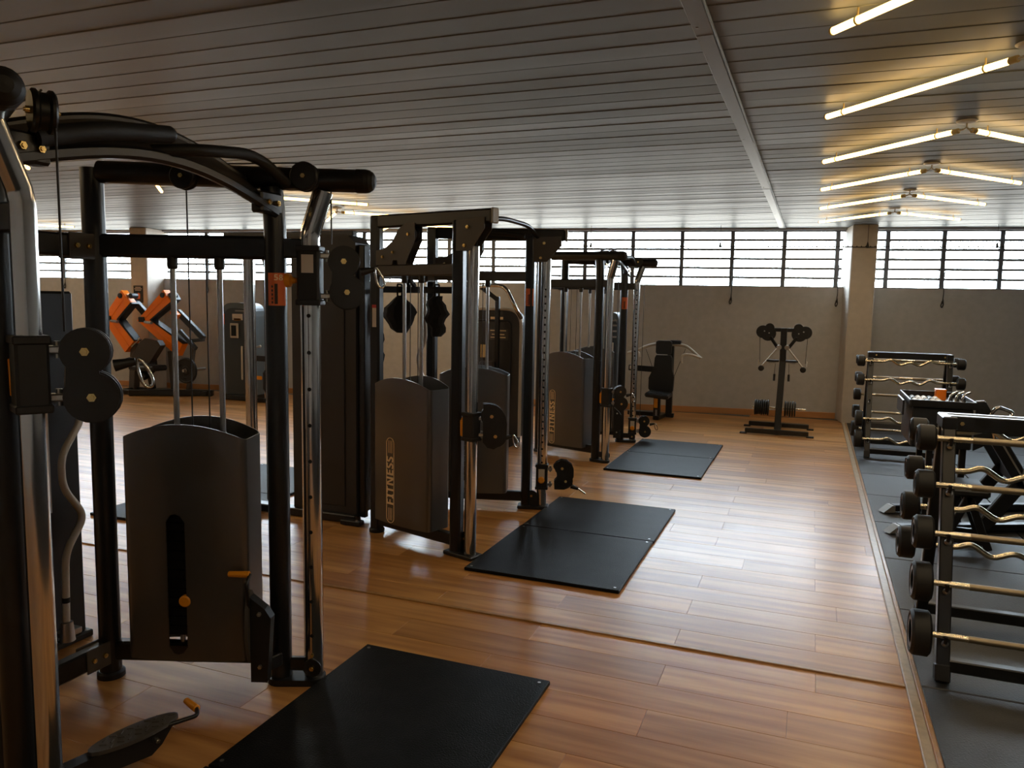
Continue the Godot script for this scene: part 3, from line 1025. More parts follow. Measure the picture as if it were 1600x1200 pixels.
func wing_round(m: Node3D, w: Dictionary, c: Vector3, e: Vector3, o: Dictionary) -> void:
	var L: float = w.l
	var pr := 0.0455
	cyl(wp(w, 0, 0.0), wp(w, 0, 2.21), pr, 22)
	var rp := part(m, "rear_post", M.black)
	lathe(wp(w, 0, 0.0), frame_of(Vector3.UP), [Vector2(0.058, 0.0), Vector2(0.058, 0.022), Vector2(0.05, 0.03)], 22)
	part(rp, "foot", M.black_soft)
	# front post, its top leans back to the arch
	pipe(bend([wp(w, L, 0.0), wp(w, L, 2.0), wp(w, L - 0.012, 2.14)], 0.08), pr, 22, false, w.n)
	part(m, "front_post", M.black)
	var ft := PackedVector2Array()
	for i in 12:
		var a := PI * 0.5 + PI * i / 11.0
		ft.append(Vector2(0.058 * cos(a), 0.062 * sin(a)))
	var cs: float = (c - wp(w, L, 0)).length()
	for i in 12:
		var a2 := -PI * 0.5 + PI * i / 11.0
		ft.append(Vector2(cs + 0.05 * cos(a2), 0.056 * sin(a2)))
	var fe: Vector3 = (c - wp(w, L, 0)).normalized()
	plate(ft, wp(w, L, 0.014), fe, fe.cross(Vector3.UP), 0.028)
	part(m, "foot_plate", M.black_soft)
	# beams
	beam(wp(w, 0.02, 1.893), wp(w, L - 0.02, 1.893), 0.055, 0.096, 0.012)
	part(m, "upper_beam", M.black)
	beam(wp(w, 0.02, 0.125), wp(w, L - 0.02, 0.125), 0.055, 0.086, 0.01)
	part(m, "lower_beam", M.black)
	beam(wp(w, L, 1.893), c + Vector3.UP * 1.893, 0.04, 0.08, 0.006)
	part(m, "upright_bracket", M.black)
	beam(wp(w, L, 0.08), c + Vector3.UP * 0.08, 0.03, 0.06, 0.006)
	part(m, "upright_bracket", M.black)
	plate(ring2(Vector2(0, 0), 0.04, 20), c + Vector3.UP * 0.075 + w.n * 0.034, w.d, Vector3.UP, 0.006)
	var fb := part(m, "upright_hinge", M.black_soft)
	bolt(c + Vector3.UP * 0.075 + w.n * 0.038, w.n, 0.012)
	part(fb, "bolt", M.brass)
	bolt(c + Vector3.UP * 0.13 + w.n * 0.03, w.n, 0.009)
	part(fb, "bolt", M.brass)
	# round top tube with pulleys
	var end := wp(w, 0.0, 2.172) + e
	var tube := [wp(w, 0.035, 2.195), wp(w, L, 2.178), end]
	pipe(tube, 0.0465, 22, false, Vector3.UP)
	var tt := part(m, "top_tube", M.black)
	var ed: Vector3 = (end - wp(w, L, 2.178)).normalized()
	lathe(end, frame_of(ed), [Vector2(0.0485, -0.03), Vector2(0.0485, 0.006), Vector2(0.045, 0.024), Vector2(0.036, 0.039), Vector2(0.02, 0.049), Vector2(0.001, 0.052)], 22)
	part(tt, "end_cap", M.foam)
	disc_pulley(m, wp(w, L * 0.54, 2.172, 0.055), w.n, 0.052)
	disc_pulley(m, c + Vector3.UP * 2.178 + w.n * 0.058, w.n, 0.058)
	cyl(wp(w, L * 0.54, 2.222, 0.055), c + Vector3.UP * 2.234 + w.n * 0.058, 0.0032, 6)
	part(m, "cable", M.black_soft)
	cyl(c + Vector3.UP * 2.165 + o.e * 0.088, c + Vector3.UP * (o.y1 + 0.01) + o.e * 0.088, 0.0034, 6)
	part(m, "cable", M.black_soft)
	upright(m, w, c, 2.13, true, 0.155 if o.get("wide_holes", false) else 0.056, o.get("lean", Vector3.ZERO))
	stack(m, w, L * 0.43, L * 0.69, true)
	shield(m, w, L * 0.175, L * 0.86, 1.0, true)
	shield(m, w, L * 0.175, L * 0.86, -1.0, false)
	carriage(m, w, c, o.y0, o.y1, o.e, o.shape, o)

func wing_square(m: Node3D, w: Dictionary, c: Vector3, e: Vector3, o: Dictionary) -> void:
	var L: float = w.l
	for s in [0.0, L]:
		beam(wp(w, s, 0.012), wp(w, s, 2.20 if s > 0.0 else 2.27), 0.078, 0.078, 0.014)
		part(m, "rear_post" if s == 0.0 else "front_post", M.black)
		lathe(wp(w, s, 0.0), frame_of(Vector3.UP), [Vector2(0.056, 0.0), Vector2(0.056, 0.022), Vector2(0.048, 0.03)], 20)
		part(m, "foot", M.black_soft)
	beam(wp(w, L - 0.07, 0.014), c + w.d * 0.06 + Vector3.UP * 0.014, 0.12, 0.026, 0.006)
	part(m, "foot_plate", M.black_soft)
	plate(joined(ring2(Vector2(0, 0.0), 0.055), pv([-0.06, -0.08, 0.06, -0.08, 0.055, 0.0, -0.055, 0.0])), wp(w, L + 0.045, 0.10, 0.03), w.d, Vector3.UP, 0.01)
	var br := part(m, "base_gusset", M.black_soft)
	bolt(wp(w, L + 0.045, 0.11, 0.036), w.n, 0.012)
	part(br, "bolt", M.brass)
	bolt(wp(w, L + 0.045, 0.11, 0.024), -w.n, 0.012)
	part(br, "bolt", M.brass)
	beam(wp(w, 0.03, 1.888), wp(w, L - 0.03, 1.888), 0.05, 0.078, 0.008)
	part(m, "upper_beam", M.dark_plate)
	beam(wp(w, 0.03, 0.098), wp(w, L - 0.03, 0.098), 0.05, 0.082, 0.008)
	part(m, "lower_beam", M.black)
	var end := wp(w, 0.0, 2.214) + e
	beam(wp(w, 0.03, 2.226), end, 0.058, 0.09, 0.012)
	var tb := part(m, "top_beam", M.black)
	var ed: Vector3 = (end - wp(w, 0, 2.226)).normalized()
	beam(end, end + ed * 0.02, 0.062, 0.096, 0.01)
	part(tb, "end_cap", M.cap)
	# pulley bracket plates
	var front := pv([0.0, 0.19, 0.235, 0.20, 0.235, 0.13, 0.125, 0.0, 0.0, 0.0])
	var back := pv([-0.02, 0.0, -0.02, 0.10, 0.06, 0.11, 0.14, 0.155, 0.20, 0.235, 0.27, 0.275, 0.36, 0.275, 0.36, 0.16, 0.30, 0.06, 0.27, 0.0, 0.20, 0.0, 0.19, 0.03, 0.15, 0.03, 0.14, 0.0])
	for sg in [-1.0, 1.0]:
		plate(front, wp(w, L + 0.005, 2.005, 0.036 * sg), w.d, Vector3.UP, 0.006)
		var p1 := part(m, "bracket_plate", M.dark_plate)
		bolt(wp(w, L + 0.105, 2.15, 0.040 * sg), w.n * sg, 0.014)
		part(p1, "bolt", M.brass)
		bolt(wp(w, L + 0.08, 2.035, 0.040 * sg), w.n * sg, 0.014)
		part(p1, "bolt", M.brass)
		plate(back, wp(w, 0.055, 1.925, 0.034 * sg), w.d, Vector3.UP, 0.006)
		var p2 := part(m, "bracket_plate", M.dark_plate)
		for q in [[0.05, 0.055], [0.15, 0.085], [0.30, 0.20]]:
			bolt(wp(w, 0.055 + q[0], 1.925 + q[1], 0.038 * sg), w.n * sg, 0.012)
			part(p2, "bolt", M.brass)
	for q2 in [[L + 0.105, 2.15, 0.05], [0.36, 2.125, 0.05], [0.205, 2.01, 0.045]]:
		lathe(wp(w, q2[0], q2[1], -0.02), frame_of(w.n), [Vector2(q2[2], 0.0), Vector2(q2[2], 0.006), Vector2(q2[2] - 0.01, 0.014), Vector2(q2[2] - 0.01, 0.026), Vector2(q2[2], 0.034), Vector2(q2[2], 0.04)], 22)
		part(m, "pulley_wheel", M.black_soft)
	cyl(wp(w, 0.36, 2.17), wp(w, L + 0.105, 2.195), 0.0032, 6)
	part(m, "cable", M.black_soft)
	cyl(wp(w, L + 0.15, 2.14), wp(w, L + 0.15, o.y1), 0.0032, 6)
	part(m, "cable", M.black_soft)
	upright(m, w, c, 2.03, false, 0.056)
	stack(m, w, L * 0.36, L * 0.57, true)
	shield(m, w, L * 0.10, L * 0.80, 1.0, true)
	shield(m, w, L * 0.10, L * 0.80, -1.0, false)
	carriage(m, w, c, o.y0, o.y1, o.e, o.shape, o)

func rear_links(m: Node3D, a: Dictionary, b: Dictionary) -> void:
	for y in [1.885, 0.125]:
		beam(wp(a, 0, y), wp(b, 0, y), 0.055, 0.09, 0.008)
		part(m, "rear_beam", M.black)
		for w in [a, b]:
			var dir: Vector3 = (wp(b, 0, 0) - wp(a, 0, 0)).normalized() * (1.0 if w == a else -1.0)
			var o := wp(w, 0, y) + dir * 0.085
			box(o - Vector3.RIGHT * 0.031, Vector3(0.008, 0.105, 0.12), 0.003)
			part(m, "flange", M.dark_plate)
			box(o + Vector3.RIGHT * 0.031, Vector3(0.008, 0.105, 0.12), 0.003)
			var fl := part(m, "flange", M.dark_plate)
			for q in [-0.025, 0.03]:
				bolt(o + Vector3.RIGHT * 0.037 + dir * q, Vector3.RIGHT, 0.012)
				part(fl, "bolt", M.brass)

func arch(m: Node3D, z0: float, z1: float, x: float) -> void:
	# pull-up beam between the front posts: a slanted curved plate between two rails, with grips
	var lo := []
	var hi := []
	for i in 25:
		var u := i / 24.0
		var z := lerpf(z0, z1, u)
		lo.append(Vector3(x + 0.045, 2.06 - 0.025 * u + 0.105 * sin(PI * u), z))
		hi.append(Vector3(x - 0.075, 2.145 + 0.128 * sin(PI * u), z))
	for i in 24:
		var a: Vector3 = lo[i]
		var b: Vector3 = lo[i + 1]
		var c: Vector3 = hi[i + 1]
		var d: Vector3 = hi[i]
		var n := (b - a).cross(d - a).normalized()
		if n.y > 0.0:
			n = -n
		quad(a, b, c, d, n)
		quad(a - n * 0.008, b - n * 0.008, c - n * 0.008, d - n * 0.008, -n)
	var p := part(m, "pull_up_arch", M.dark_plate, "curved plate under the pull-up grips")
	sweep(lo, rect_ring(0.034, 0.042, 0.010), false, Vector3.UP, false)
	part(p, "arch_rail", M.black)
	sweep(hi, rect_ring(0.030, 0.036, 0.010), false, Vector3.UP, false)
	part(p, "arch_rail", M.black)
	var dz: float = z1 - z0
	for s in [0.035, 0.965]:
		var c2: Vector3 = (lo[0 if s < 0.5 else 24] as Vector3) + Vector3(0, 0.035, 0)
		box(Vector3(x + 0.03, c2.y, z0 + dz * s), Vector3(0.06, 0.085, 0.13), 0.008)
		var g := part(p, "arch_flange", M.black)
		for q in [-0.028, 0.028]:
			bolt(Vector3(x + 0.062, c2.y, z0 + dz * s + q), Vector3.RIGHT, 0.013)
			part(g, "bolt", M.brass)
	var grip := Vector3(x + 0.075, 2.226, z0 + dz * 0.468)
	pipe(bend([Vector3(x + 0.055, 2.125, z0 + dz * 0.05), Vector3(x + 0.075, 2.185, z0 + dz * 0.22), grip], 0.14), 0.029, 16)
	var fg := part(m, "foam_grip", M.foam)
	ball(grip, 0.029, 16)
	part(fg, "grip_end", M.foam)
	pipe(bend([Vector3(x - 0.01, 2.17, z0 + dz * 0.44), Vector3(x + 0.11, 2.19, z0 + dz * 0.54), Vector3(x + 0.125, 2.226, z0 + dz * 0.81), Vector3(x + 0.12, 2.145, z0 + dz * 0.975)], 0.10), 0.0215, 14)
	part(m, "bent_grip", M.foam)

func build_trainers() -> void:
	# three machines in a row, each facing the mats
	var mid := -2.14
	var m := thing("cable_machine", "black twin cable machine with curved pull-up arch and orange 58 label", "cable machine", Vector3(-2.45, 0, mid))
	var a := wing_frame(Vector2(-2.83, -1.87), Vector2(-2.12, -1.50), mid)
	var b := wing_frame(Vector2(-2.83, -2.43), Vector2(-2.11, -2.69), mid)
	var e := Vector3(0.75, 0, -0.66).normalized()
	wing_round(m, a, Vector3(-2.0, 0, -1.495), Vector3(1.01, 0, 0.545), {"y0": 1.362, "y1": 1.575, "e": e, "shape": "eight", "knob": "grip", "wide_holes": true, "face": -1.0, "lean": Vector3(0.0, 0, 1.25)})
	wing_round(m, b, Vector3(-1.975, 0, -2.742), Vector3(1.07, 0, -0.388), {"y0": 1.658, "y1": 1.905, "e": Vector3(0.86, 0, -0.5).normalized(), "shape": "eight", "knob": "ball", "label": 1, "wide_holes": true})
	rear_links(m, a, b)
	arch(m, -1.54, -2.66, -2.125)
	sticker(m, Vector3(-2.11, 0, -2.69), Vector3(0.72, 0, 0.69).normalized(), 0.078, 1.655, 1.79, "58", 0.0455)
	pedal(m, Vector3(-2.205, 0.13, -1.70), Vector3(0.26, 0, -0.96).normalized(), Vector3.UP, Vector3(-0.9, 0, -0.35))
	pedal(m, wp(b, b.l - 0.06, 0.07, 0.135), Vector3.UP, -b.d, -b.d)
	beam(wp(b, b.l, 0.12, 0.03), wp(b, b.l - 0.05, 0.12, 0.115), 0.05, 0.06, 0.005)
	part(m, "step_hinge", M.black_soft)
	for y in [1.885]:
		box(Vector3(-2.80, y, -2.33), Vector3(0.01, 0.07, 0.09), 0.002)
	part(m, "flange", M.dark_plate)

	mid = -5.22
	m = thing("cable_machine", "black square-framed cable machine with FITNESS cover and bracket plates", "cable machine", Vector3(-2.45, 0, mid))
	a = wing_frame(Vector2(-2.89, -4.79), Vector2(-2.14, -4.56), mid)
	b = wing_frame(Vector2(-2.89, -5.65), Vector2(-2.12, -5.86), mid)
	wing_square(m, a, Vector3(-2.025, 0, -4.525), Vector3(1.02, 0, 0.313), {"y0": 0.785, "y1": 0.972, "e": Vector3(0.9, 0, -0.42).normalized(), "shape": "dee", "knob": "grip", "face": -1.0})
	wing_square(m, b, Vector3(-2.0, 0, -5.893), Vector3(1.03, 0, -0.281), {"y0": 0.165, "y1": 0.372, "e": Vector3(0.95, 0, -0.3).normalized(), "shape": "bean", "knob": "disc", "label": 1})
	logo(m, a, a.l * 0.355, 0.145, 0.742)
	rear_links(m, a, b)
	sticker(m, Vector3(-2.12, 0, -5.86) + b.n * 0.039, b.n, 0.062, 1.655, 1.793)
	box(wp(a, 0.012, 1.56, -0.040), Vector3(0.055, 0.135, 0.002), 0.0, Basis(a.d, Vector3.UP, a.d.cross(Vector3.UP)))
	part(m, "notice_label", M.label_white, "white label with red top")
	box(wp(a, 0.012, 1.638, -0.0405), Vector3(0.055, 0.022, 0.002), 0.0, Basis(a.d, Vector3.UP, a.d.cross(Vector3.UP)))
	part(m, "label_band", M.label_red)
	# rail for slings behind the rear beam
	beam(Vector3(-3.26, 1.765, -5.33), Vector3(-2.55, 1.765, -5.33), 0.04, 0.05, 0.005)
	part(m, "accessory_rail", M.black)
	for x in [-2.925, -2.875]:
		beam(Vector3(x, 1.79, -5.33), Vector3(x * 0.3 - 2.89 * 0.7, 1.85, -5.25), 0.026, 0.03, 0.003)
		part(m, "rail_bracket", M.black)
	# pull-up bar between the two wings
	pipe(bend([Vector3(-2.06, 2.20, -4.60), Vector3(-2.0, 2.25, -4.95), Vector3(-2.0, 2.25, -5.45), Vector3(-2.06, 2.20, -5.84)], 0.12), 0.017, 12)
	part(m, "pull_up_bar", M.black)
	pipe(bend([Vector3(-2.30, 2.18, -5.05), Vector3(-2.05, 2.165, -5.16), Vector3(-1.93, 2.15, -5.20)], 0.05), 0.019, 12)
	part(m, "foam_grip", M.foam)

	mid = -8.6
	m = thing("cable_machine", "black round-tube cable machine with FITNESS cover, nearest the shoulder press", "cable machine", Vector3(-2.45, 0, mid))
	a = wing_frame(Vector2(-2.83, -8.2), Vector2(-2.10, -7.95), mid)
	b = wing_frame(Vector2(-2.83, -9.05), Vector2(-2.13, -9.21), mid)
	wing_round(m, a, Vector3(-1.982, 0, -7.91), Vector3(0.98, 0, 0.33), {"y0": 0.60, "y1": 0.80, "e": Vector3(0.9, 0, -0.42).normalized(), "shape": "eight", "knob": "grip", "face": -1.0})
	wing_round(m, b, Vector3(-1.985, 0, -9.245), Vector3(1.03, 0, -0.23), {"y0": 0.10, "y1": 0.305, "e": Vector3(0.95, 0, -0.3).normalized(), "shape": "eight", "knob": "disc", "label": 1})
	logo(m, a, a.l * 0.36, 0.145, 0.735)
	rear_links(m, a, b)
	arch(m, -7.99, -9.17, -2.12)
	sticker(m, Vector3(-2.13, 0, -9.21), Vector3(0.5, 0, 0.86).normalized(), 0.078, 1.62, 1.76, "", 0.0455)
	pedal(m, wp(b, b.l - 0.06, 0.07, 0.135), Vector3.UP, -b.d, -b.d)
	beam(wp(b, b.l, 0.12, 0.03), wp(b, b.l - 0.05, 0.12, 0.115), 0.05, 0.06, 0.005)
	part(m, "step_hinge", M.black_soft)

# ---------------------------------------------------------------- mats
func build_mats() -> void:
	var sets := [[-1.937, -2.0, -1.0, -1.07, "beside the arched cable machine", 0.0], [-1.96, -4.29, -0.965, -6.255, "beside the square-framed cable machine", 1.0], [-1.90, -7.53, -0.925, -9.445, "beside the cable machine by the shoulder press", 1.0], [-5.09, -4.23, -4.09, -6.23, "beyond the cable station, on the other aisle", 1.0]]
	for s in sets:
		var z0: float = s[1]
		var z1: float = s[3]
		if s[5] == 0.0:
			z0 = -1.07
			z1 = -3.117
		var cut := z0 + (z1 - z0) * (0.523 if s[5] > 0.0 else 0.475)
		for k in 2:
			var a: float = z0 if k == 0 else cut
			var b: float = cut if k == 0 else z1
			var o := thing("floor_mat", "thick black rubber mat %s, %s half" % [s[4], "the half farther from the windows" if k == 0 else "the half closer to the windows"], "mat", Vector3((s[0] + s[2]) * 0.5, 0, (a + b) * 0.5), "black rubber mats on the planks")
			o.set_meta("label", "black rubber mat %s, %s" % [s[4], "half farther from windows" if k == 0 else "half closer to windows"])
			box(Vector3((s[0] + s[2]) * 0.5 + 0.004 * k, 0.0115, (a + b) * 0.5), Vector3(s[2] - s[0], 0.021, absf(b - a) - 0.006), 0.004)
			part(o, "rubber_sheet", M.mat)
			for sx in [s[0] + 0.035, s[2] - 0.035]:
				for sz in [a - 0.04, b + 0.04]:
					cyl(Vector3(sx, 0.0215, sz), Vector3(sx, 0.0245, sz), 0.008, 10)
					part(o, "screw", M.steel)

# ---------------------------------------------------------------- barbells and racks
func head(x: float, dir: float, r: float, o: Node3D) -> void:
	var c := 0.012
	lathe(Vector3(x, 0, 0), frame_of(Vector3.RIGHT * dir), [Vector2(0.03, 0.0), Vector2(r - c, 0.002), Vector2(r, c), Vector2(r, 0.085 - c), Vector2(r - c, 0.085), Vector2(r * 0.78, 0.085), Vector2(r * 0.75, 0.081), Vector2(0.02, 0.081)], 28)
	var h := part(o, "head", M.foam, "round black rubber head")
	lathe(Vector3(x + dir * 0.0812, 0, 0), frame_of(Vector3.RIGHT * dir), [Vector2(r * 0.72, 0.0), Vector2(r * 0.70, 0.0015), Vector2(r * 0.52, 0.0015), Vector2(r * 0.50, 0.0)], 24)
	part(h, "weight_mark", M.dark_plate)

func barbell(label: String, group: String, at: Vector3, r: float, wavy: bool, half := 0.40) -> Node3D:
	var o := thing("curl_barbell" if wavy else "straight_barbell", label, "barbell", Vector3.ZERO, group)
	T = Transform3D.IDENTITY
	if wavy:
		var z := 0.0
		var pts := [Vector3(-half - 0.06, 0, z), Vector3(-half + 0.14, 0, z), Vector3(-half + 0.20, 0.030, z), Vector3(-0.10, -0.040, z), Vector3(0.0, 0.004, z), Vector3(0.10, -0.040, z), Vector3(half - 0.20, 0.030, z), Vector3(half - 0.14, 0, z), Vector3(half + 0.06, 0, z)]
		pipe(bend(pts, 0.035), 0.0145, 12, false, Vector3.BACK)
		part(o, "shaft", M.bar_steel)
	else:
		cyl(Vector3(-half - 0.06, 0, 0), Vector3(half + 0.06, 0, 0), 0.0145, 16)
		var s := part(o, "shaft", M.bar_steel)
		for x in [-0.19, 0.19]:
			cyl(Vector3(x - 0.12, 0, 0), Vector3(x + 0.12, 0, 0), 0.0152, 16)
			part(s, "knurling", M.knurl)
	head(-half - 0.06, -1.0, r, o)
	head(half + 0.06, 1.0, r, o)
	o.position = at
	return o

func rack(base: Vector3, label: String, where: String, rear_radii: Array, radii: Array, wavy_front: Array) -> void:
	var o := thing("barbell_rack", label, "barbell rack", base)
	T = Transform3D.IDENTITY
	var wx := 0.40
	var lean := 0.33
	var top := 1.13
	for sx in [-wx, wx]:
		for sz in [1.0, -1.0]:
			beam(Vector3(sx, 0.05, 0.055 * sz + lean * sz * 0.955), Vector3(sx, top, 0.055 * sz), 0.056, 0.062, 0.005)
			var leg := part(o, "leg", M.black)
			beam(Vector3(sx, 0.0, 0.055 * sz + lean * sz), Vector3(sx, 0.075, 0.055 * sz + lean * sz * 0.935), 0.064, 0.07, 0.006)
			part(leg, "foot_cap", M.black_soft)
		box(Vector3(sx, top + 0.012, 0), Vector3(0.066, 0.062, 0.19), 0.006)
		part(o, "corner_cap", M.black)
	for sz in [1.0, -1.0]:
		beam(Vector3(-wx, top + 0.01, 0.045 * sz), Vector3(wx, top + 0.01, 0.045 * sz), 0.05, 0.072, 0.005)
		part(o, "top_beam", M.black)
		beam(Vector3(-wx, 0.075, (0.055 + lean * 0.93) * sz), Vector3(wx, 0.075, (0.055 + lean * 0.93) * sz), 0.05, 0.058, 0.005)
		part(o, "lower_beam", M.black)
	for sx in [-wx, wx]:
		bolt(Vector3(sx * 0.87, top + 0.012, 0.072), Vector3.BACK, 0.011)
		part(o, "bolt", M.brass)
	var ys := [1.075, 0.865, 0.650, 0.435, 0.215]
	for k in 5:
		var zf: float = 0.055 + lean * (1.0 - ys[k] / top) + 0.062
		for sz in [1.0, -1.0]:
			for sx in [-wx, wx]:
				# a hook: peg under the shaft with an upturned tip
				var p := Vector3(sx, ys[k] - 0.024, (zf - 0.035) * sz)
				pipe(bend([p, p + Vector3(0, -0.004, 0.034 * sz), p + Vector3(0, -0.004, 0.06 * sz), p + Vector3(0, 0.03, 0.066 * sz)], 0.012), 0.008, 8, false, Vector3.RIGHT)
				var hk := part(o, "hook", M.black_soft)
				ball(p + Vector3(0, -0.010, 0.046 * sz), 0.015, 10)
				part(hk, "hook_bolt", M.steel)
	var names := ["highest", "second highest", "middle", "second lowest", "lowest"]
	for k in 5:
		var zf2: float = 0.055 + lean * (1.0 - ys[k] / top) + 0.062
		if radii[k] > 0.0:
			barbell("%s barbell on the %s front hooks of %s" % ["curl" if wavy_front[k] else "straight", names[k], where], "barbells on " + where, base + Vector3(0, ys[k] - 0.001 + 0.0, zf2), radii[k], wavy_front[k])
		if rear_radii[k] > 0.0:
			barbell("%s barbell on the %s rear hooks of %s" % ["straight" if wavy_front[k] else "curl", names[k], where], "barbells on " + where, base + Vector3(0, ys[k] - 0.001, -zf2), rear_radii[k], not wavy_front[k])

func build_racks() -> void:
	rack(Vector3(1.035, 0.0085, -4.22), "black two-sided barbell rack beside the pale floor strip", "the rack beside the trolley", [0.058, 0.062, 0.075, 0.085, 0.0], [0.062, 0.066, 0.078, 0.09, 0.103], [false, false, false, false, false])
	rack(Vector3(1.05, 0.0085, -9.83), "black two-sided barbell rack near the window wall pillar", "the rack by the pillar", [0.055, 0.06, 0.07, 0.08, 0.095], [0.062, 0.066, 0.0, 0.09, 0.10], [true, true, true, true, true])

# ---------------------------------------------------------------- stand with open tray, frame on feet
func build_right_side() -> void:
	var o := thing("tray_trolley", "black stand with an open tray of chrome grips on top", "trolley", Vector3(0.98, 0.0085, -7.1))
	var x0 := 0.75
	var x1 := 1.20
	var z0 := -6.72
	var z1 := -7.48
	flat_polygon([Vector2(x0, z0), Vector2(x1, z0), Vector2(x1, z1), Vector2(x0, z1)], 0.925, 0.935)
	part(o, "tray_floor", M.black_soft)
	box(Vector3((x0 + x1) * 0.5, 0.955, z0), Vector3(x1 - x0, 0.055, 0.012), 0.003)
	box(Vector3((x0 + x1) * 0.5, 0.955, z1), Vector3(x1 - x0, 0.055, 0.012), 0.003)
	box(Vector3(x0, 0.955, (z0 + z1) * 0.5), Vector3(0.012, 0.055, z0 - z1), 0.003)
	box(Vector3(x1, 0.955, (z0 + z1) * 0.5), Vector3(0.012, 0.055, z0 - z1), 0.003)
	part(o, "tray_rim", M.black)
	box(Vector3((x0 + x1) * 0.5 + 0.005, 0.765, -7.1), Vector3(x1 - x0 - 0.03, 0.315, 0.70), 0.008)
	part(o, "cabinet", M.black)
	box(Vector3(0.715, 0.90, -7.06), Vector3(0.014, 0.12, 0.42), 0.003)
	part(o, "side_flap", M.black)
	plate(pv([1.20, 0.985, 1.26, 0.992, 1.345, 0.85, 1.345, 0.70, 1.20, 0.61]), Vector3(0, 0, -6.74), Vector3.RIGHT, Vector3.UP, 0.03)
	var sp := part(o, "side_plate", M.black)
	box(Vector3(1.225, 0.993, -6.74), Vector3(0.06, 0.012, 0.034), 0.003, Basis(Vector3.BACK, 0.09))
	part(sp, "edge_cap", M.cap)
	for x in [x0 + 0.17, x1 - 0.05]:
		for z in [z0 - 0.12, z1 + 0.07]:
			beam(Vector3(x, 0.05, z), Vector3(x, 0.63, z), 0.045, 0.045, 0.004)
			var lg := part(o, "leg", M.black)
			cyl(Vector3(x, 0.0085, z), Vector3(x, 0.055, z), 0.03, 14, 0.026)
			part(lg, "caster", M.foam)
	# grips lying in the tray
	var k := 0
	for i in 5:
		for j in 2:
			var g := thing("steel_grip", "short polished steel grip lying in the open tray", "handle", Vector3(0.80 + 0.042 * i, 0.935, -6.86 - 0.19 * j), "steel grips in the tray")
			T = Transform3D.IDENTITY
			lathe(Vector3(0, 0.022, 0.07), Basis(Vector3.UP, PI), [Vector2(0.012, 0.0), Vector2(0.022, 0.006), Vector2(0.022, 0.02), Vector2(0.017, 0.028), Vector2(0.019, 0.07), Vector2(0.017, 0.112), Vector2(0.022, 0.12), Vector2(0.022, 0.134), Vector2(0.012, 0.14)], 14)
			part(g, "grip_body", M.blue_grey if k % 3 == 1 else M.white_plastic)
			cyl(Vector3(0, 0.022, 0.066), Vector3(0, 0.022, 0.072), 0.011, 10)
			part(g, "end_ring", M.chrome)
			k += 1
	var bl := thing("orange_box", "small orange box standing in the open tray", "box", Vector3(1.02, 0.935, -7.22))
	box(Vector3(1.02, 0.978, -7.22), Vector3(0.075, 0.085, 0.10), 0.006)
	var bb := part(bl, "box_body", M.orange)
	box(Vector3(1.02, 1.023, -7.22), Vector3(0.079, 0.012, 0.104), 0.003)
	part(bb, "lid", M.orange)
	for i in 3:
		var v := thing("v_handle", "chrome V-shaped cable handle standing in the open tray", "handle", Vector3(1.075 + 0.045 * i, 0.935, -6.95), "chrome V handles in the tray")
		T = Transform3D.IDENTITY
		pipe(bend([Vector3(-0.035, 0.012, 0.03), Vector3(-0.02, 0.075, 0.0), Vector3(0.03, 0.10, -0.02)], 0.02), 0.009, 10)
		pipe(bend([Vector3(-0.02, 0.075, 0.0), Vector3(0.0, 0.012, -0.04)], 0.02), 0.009, 10)
		part(v, "v_bar", M.chrome)
		cyl(Vector3(-0.045, 0.012, 0.045), Vector3(-0.03, 0.020, 0.02), 0.012, 10)
		part(v, "rubber_end", M.white_plastic)
	# frame with angled legs behind the rack
	var f := thing("exercise_frame", "black frame with two bent legs on long floor feet", "exercise frame", Vector3(1.25, 0.0085, -6.9))
	var sets := [[-6.62, Vector3(0.60, 0.04, -6.29), Vector3(1.95, 0.04, -6.98)], [-7.25, Vector3(0.61, 0.04, -6.92), Vector3(1.95, 0.04, -7.62)]]
	for s in sets:
		var z: float = s[0]
		beam(s[1] + Vector3(0.08, 0.01, -0.042), s[2], 0.075, 0.055, 0.008)
		var ft := part(f, "foot_beam", M.black)
		plate(pv([0.0, -0.022, 0.1, -0.022, 0.1, 0.034, 0.075, 0.034]), s[1], Vector3(0.888, 0, -0.46), Vector3.UP, 0.085)
		part(ft, "foot_toe", M.cap)
		beam(Vector3(1.28, 0.05, z), Vector3(1.515, 0.43, z), 0.06, 0.10, 0.008)
		beam(Vector3(1.53, 0.40, z), Vector3(1.33, 0.73, z), 0.06, 0.10, 0.008)
		part(f, "bent_leg", M.black)
		beam(Vector3(1.345, 0.73, z + 0.033), Vector3(1.545, 0.40, z + 0.033), 0.006, 0.012, 0.0)
		part(f, "edge_line", M.cap)
	beam(Vector3(1.52, 0.42, -6.62), Vector3(1.52, 0.42, -7.25), 0.07, 0.09, 0.006)
	part(f, "cross_beam", M.black)
	pipe(bend([Vector3(1.33, 0.72, -6.68), Vector3(1.285, 0.90, -6.68), Vector3(1.33, 0.965, -6.68), Vector3(1.43, 0.93, -6.68), Vector3(1.42, 0.89, -6.66), Vector3(1.37, 0.86, -6.64), Vector3(1.37, 0.72, -6.63)], 0.03), 0.014, 12, false, Vector3.BACK)
	part(f, "chrome_handle", M.chrome, "bright chrome looped handle")
	cyl(Vector3(1.47, 0.80, -6.66), Vector3(1.47, 0.86, -6.66), 0.012, 10)
	ball(Vector3(1.47, 0.87, -6.66), 0.016, 10)
	beam(Vector3(1.385, 0.78, -6.66), Vector3(1.60, 0.78, -6.66), 0.04, 0.05, 0.005)
	part(f, "lever", M.black_soft)
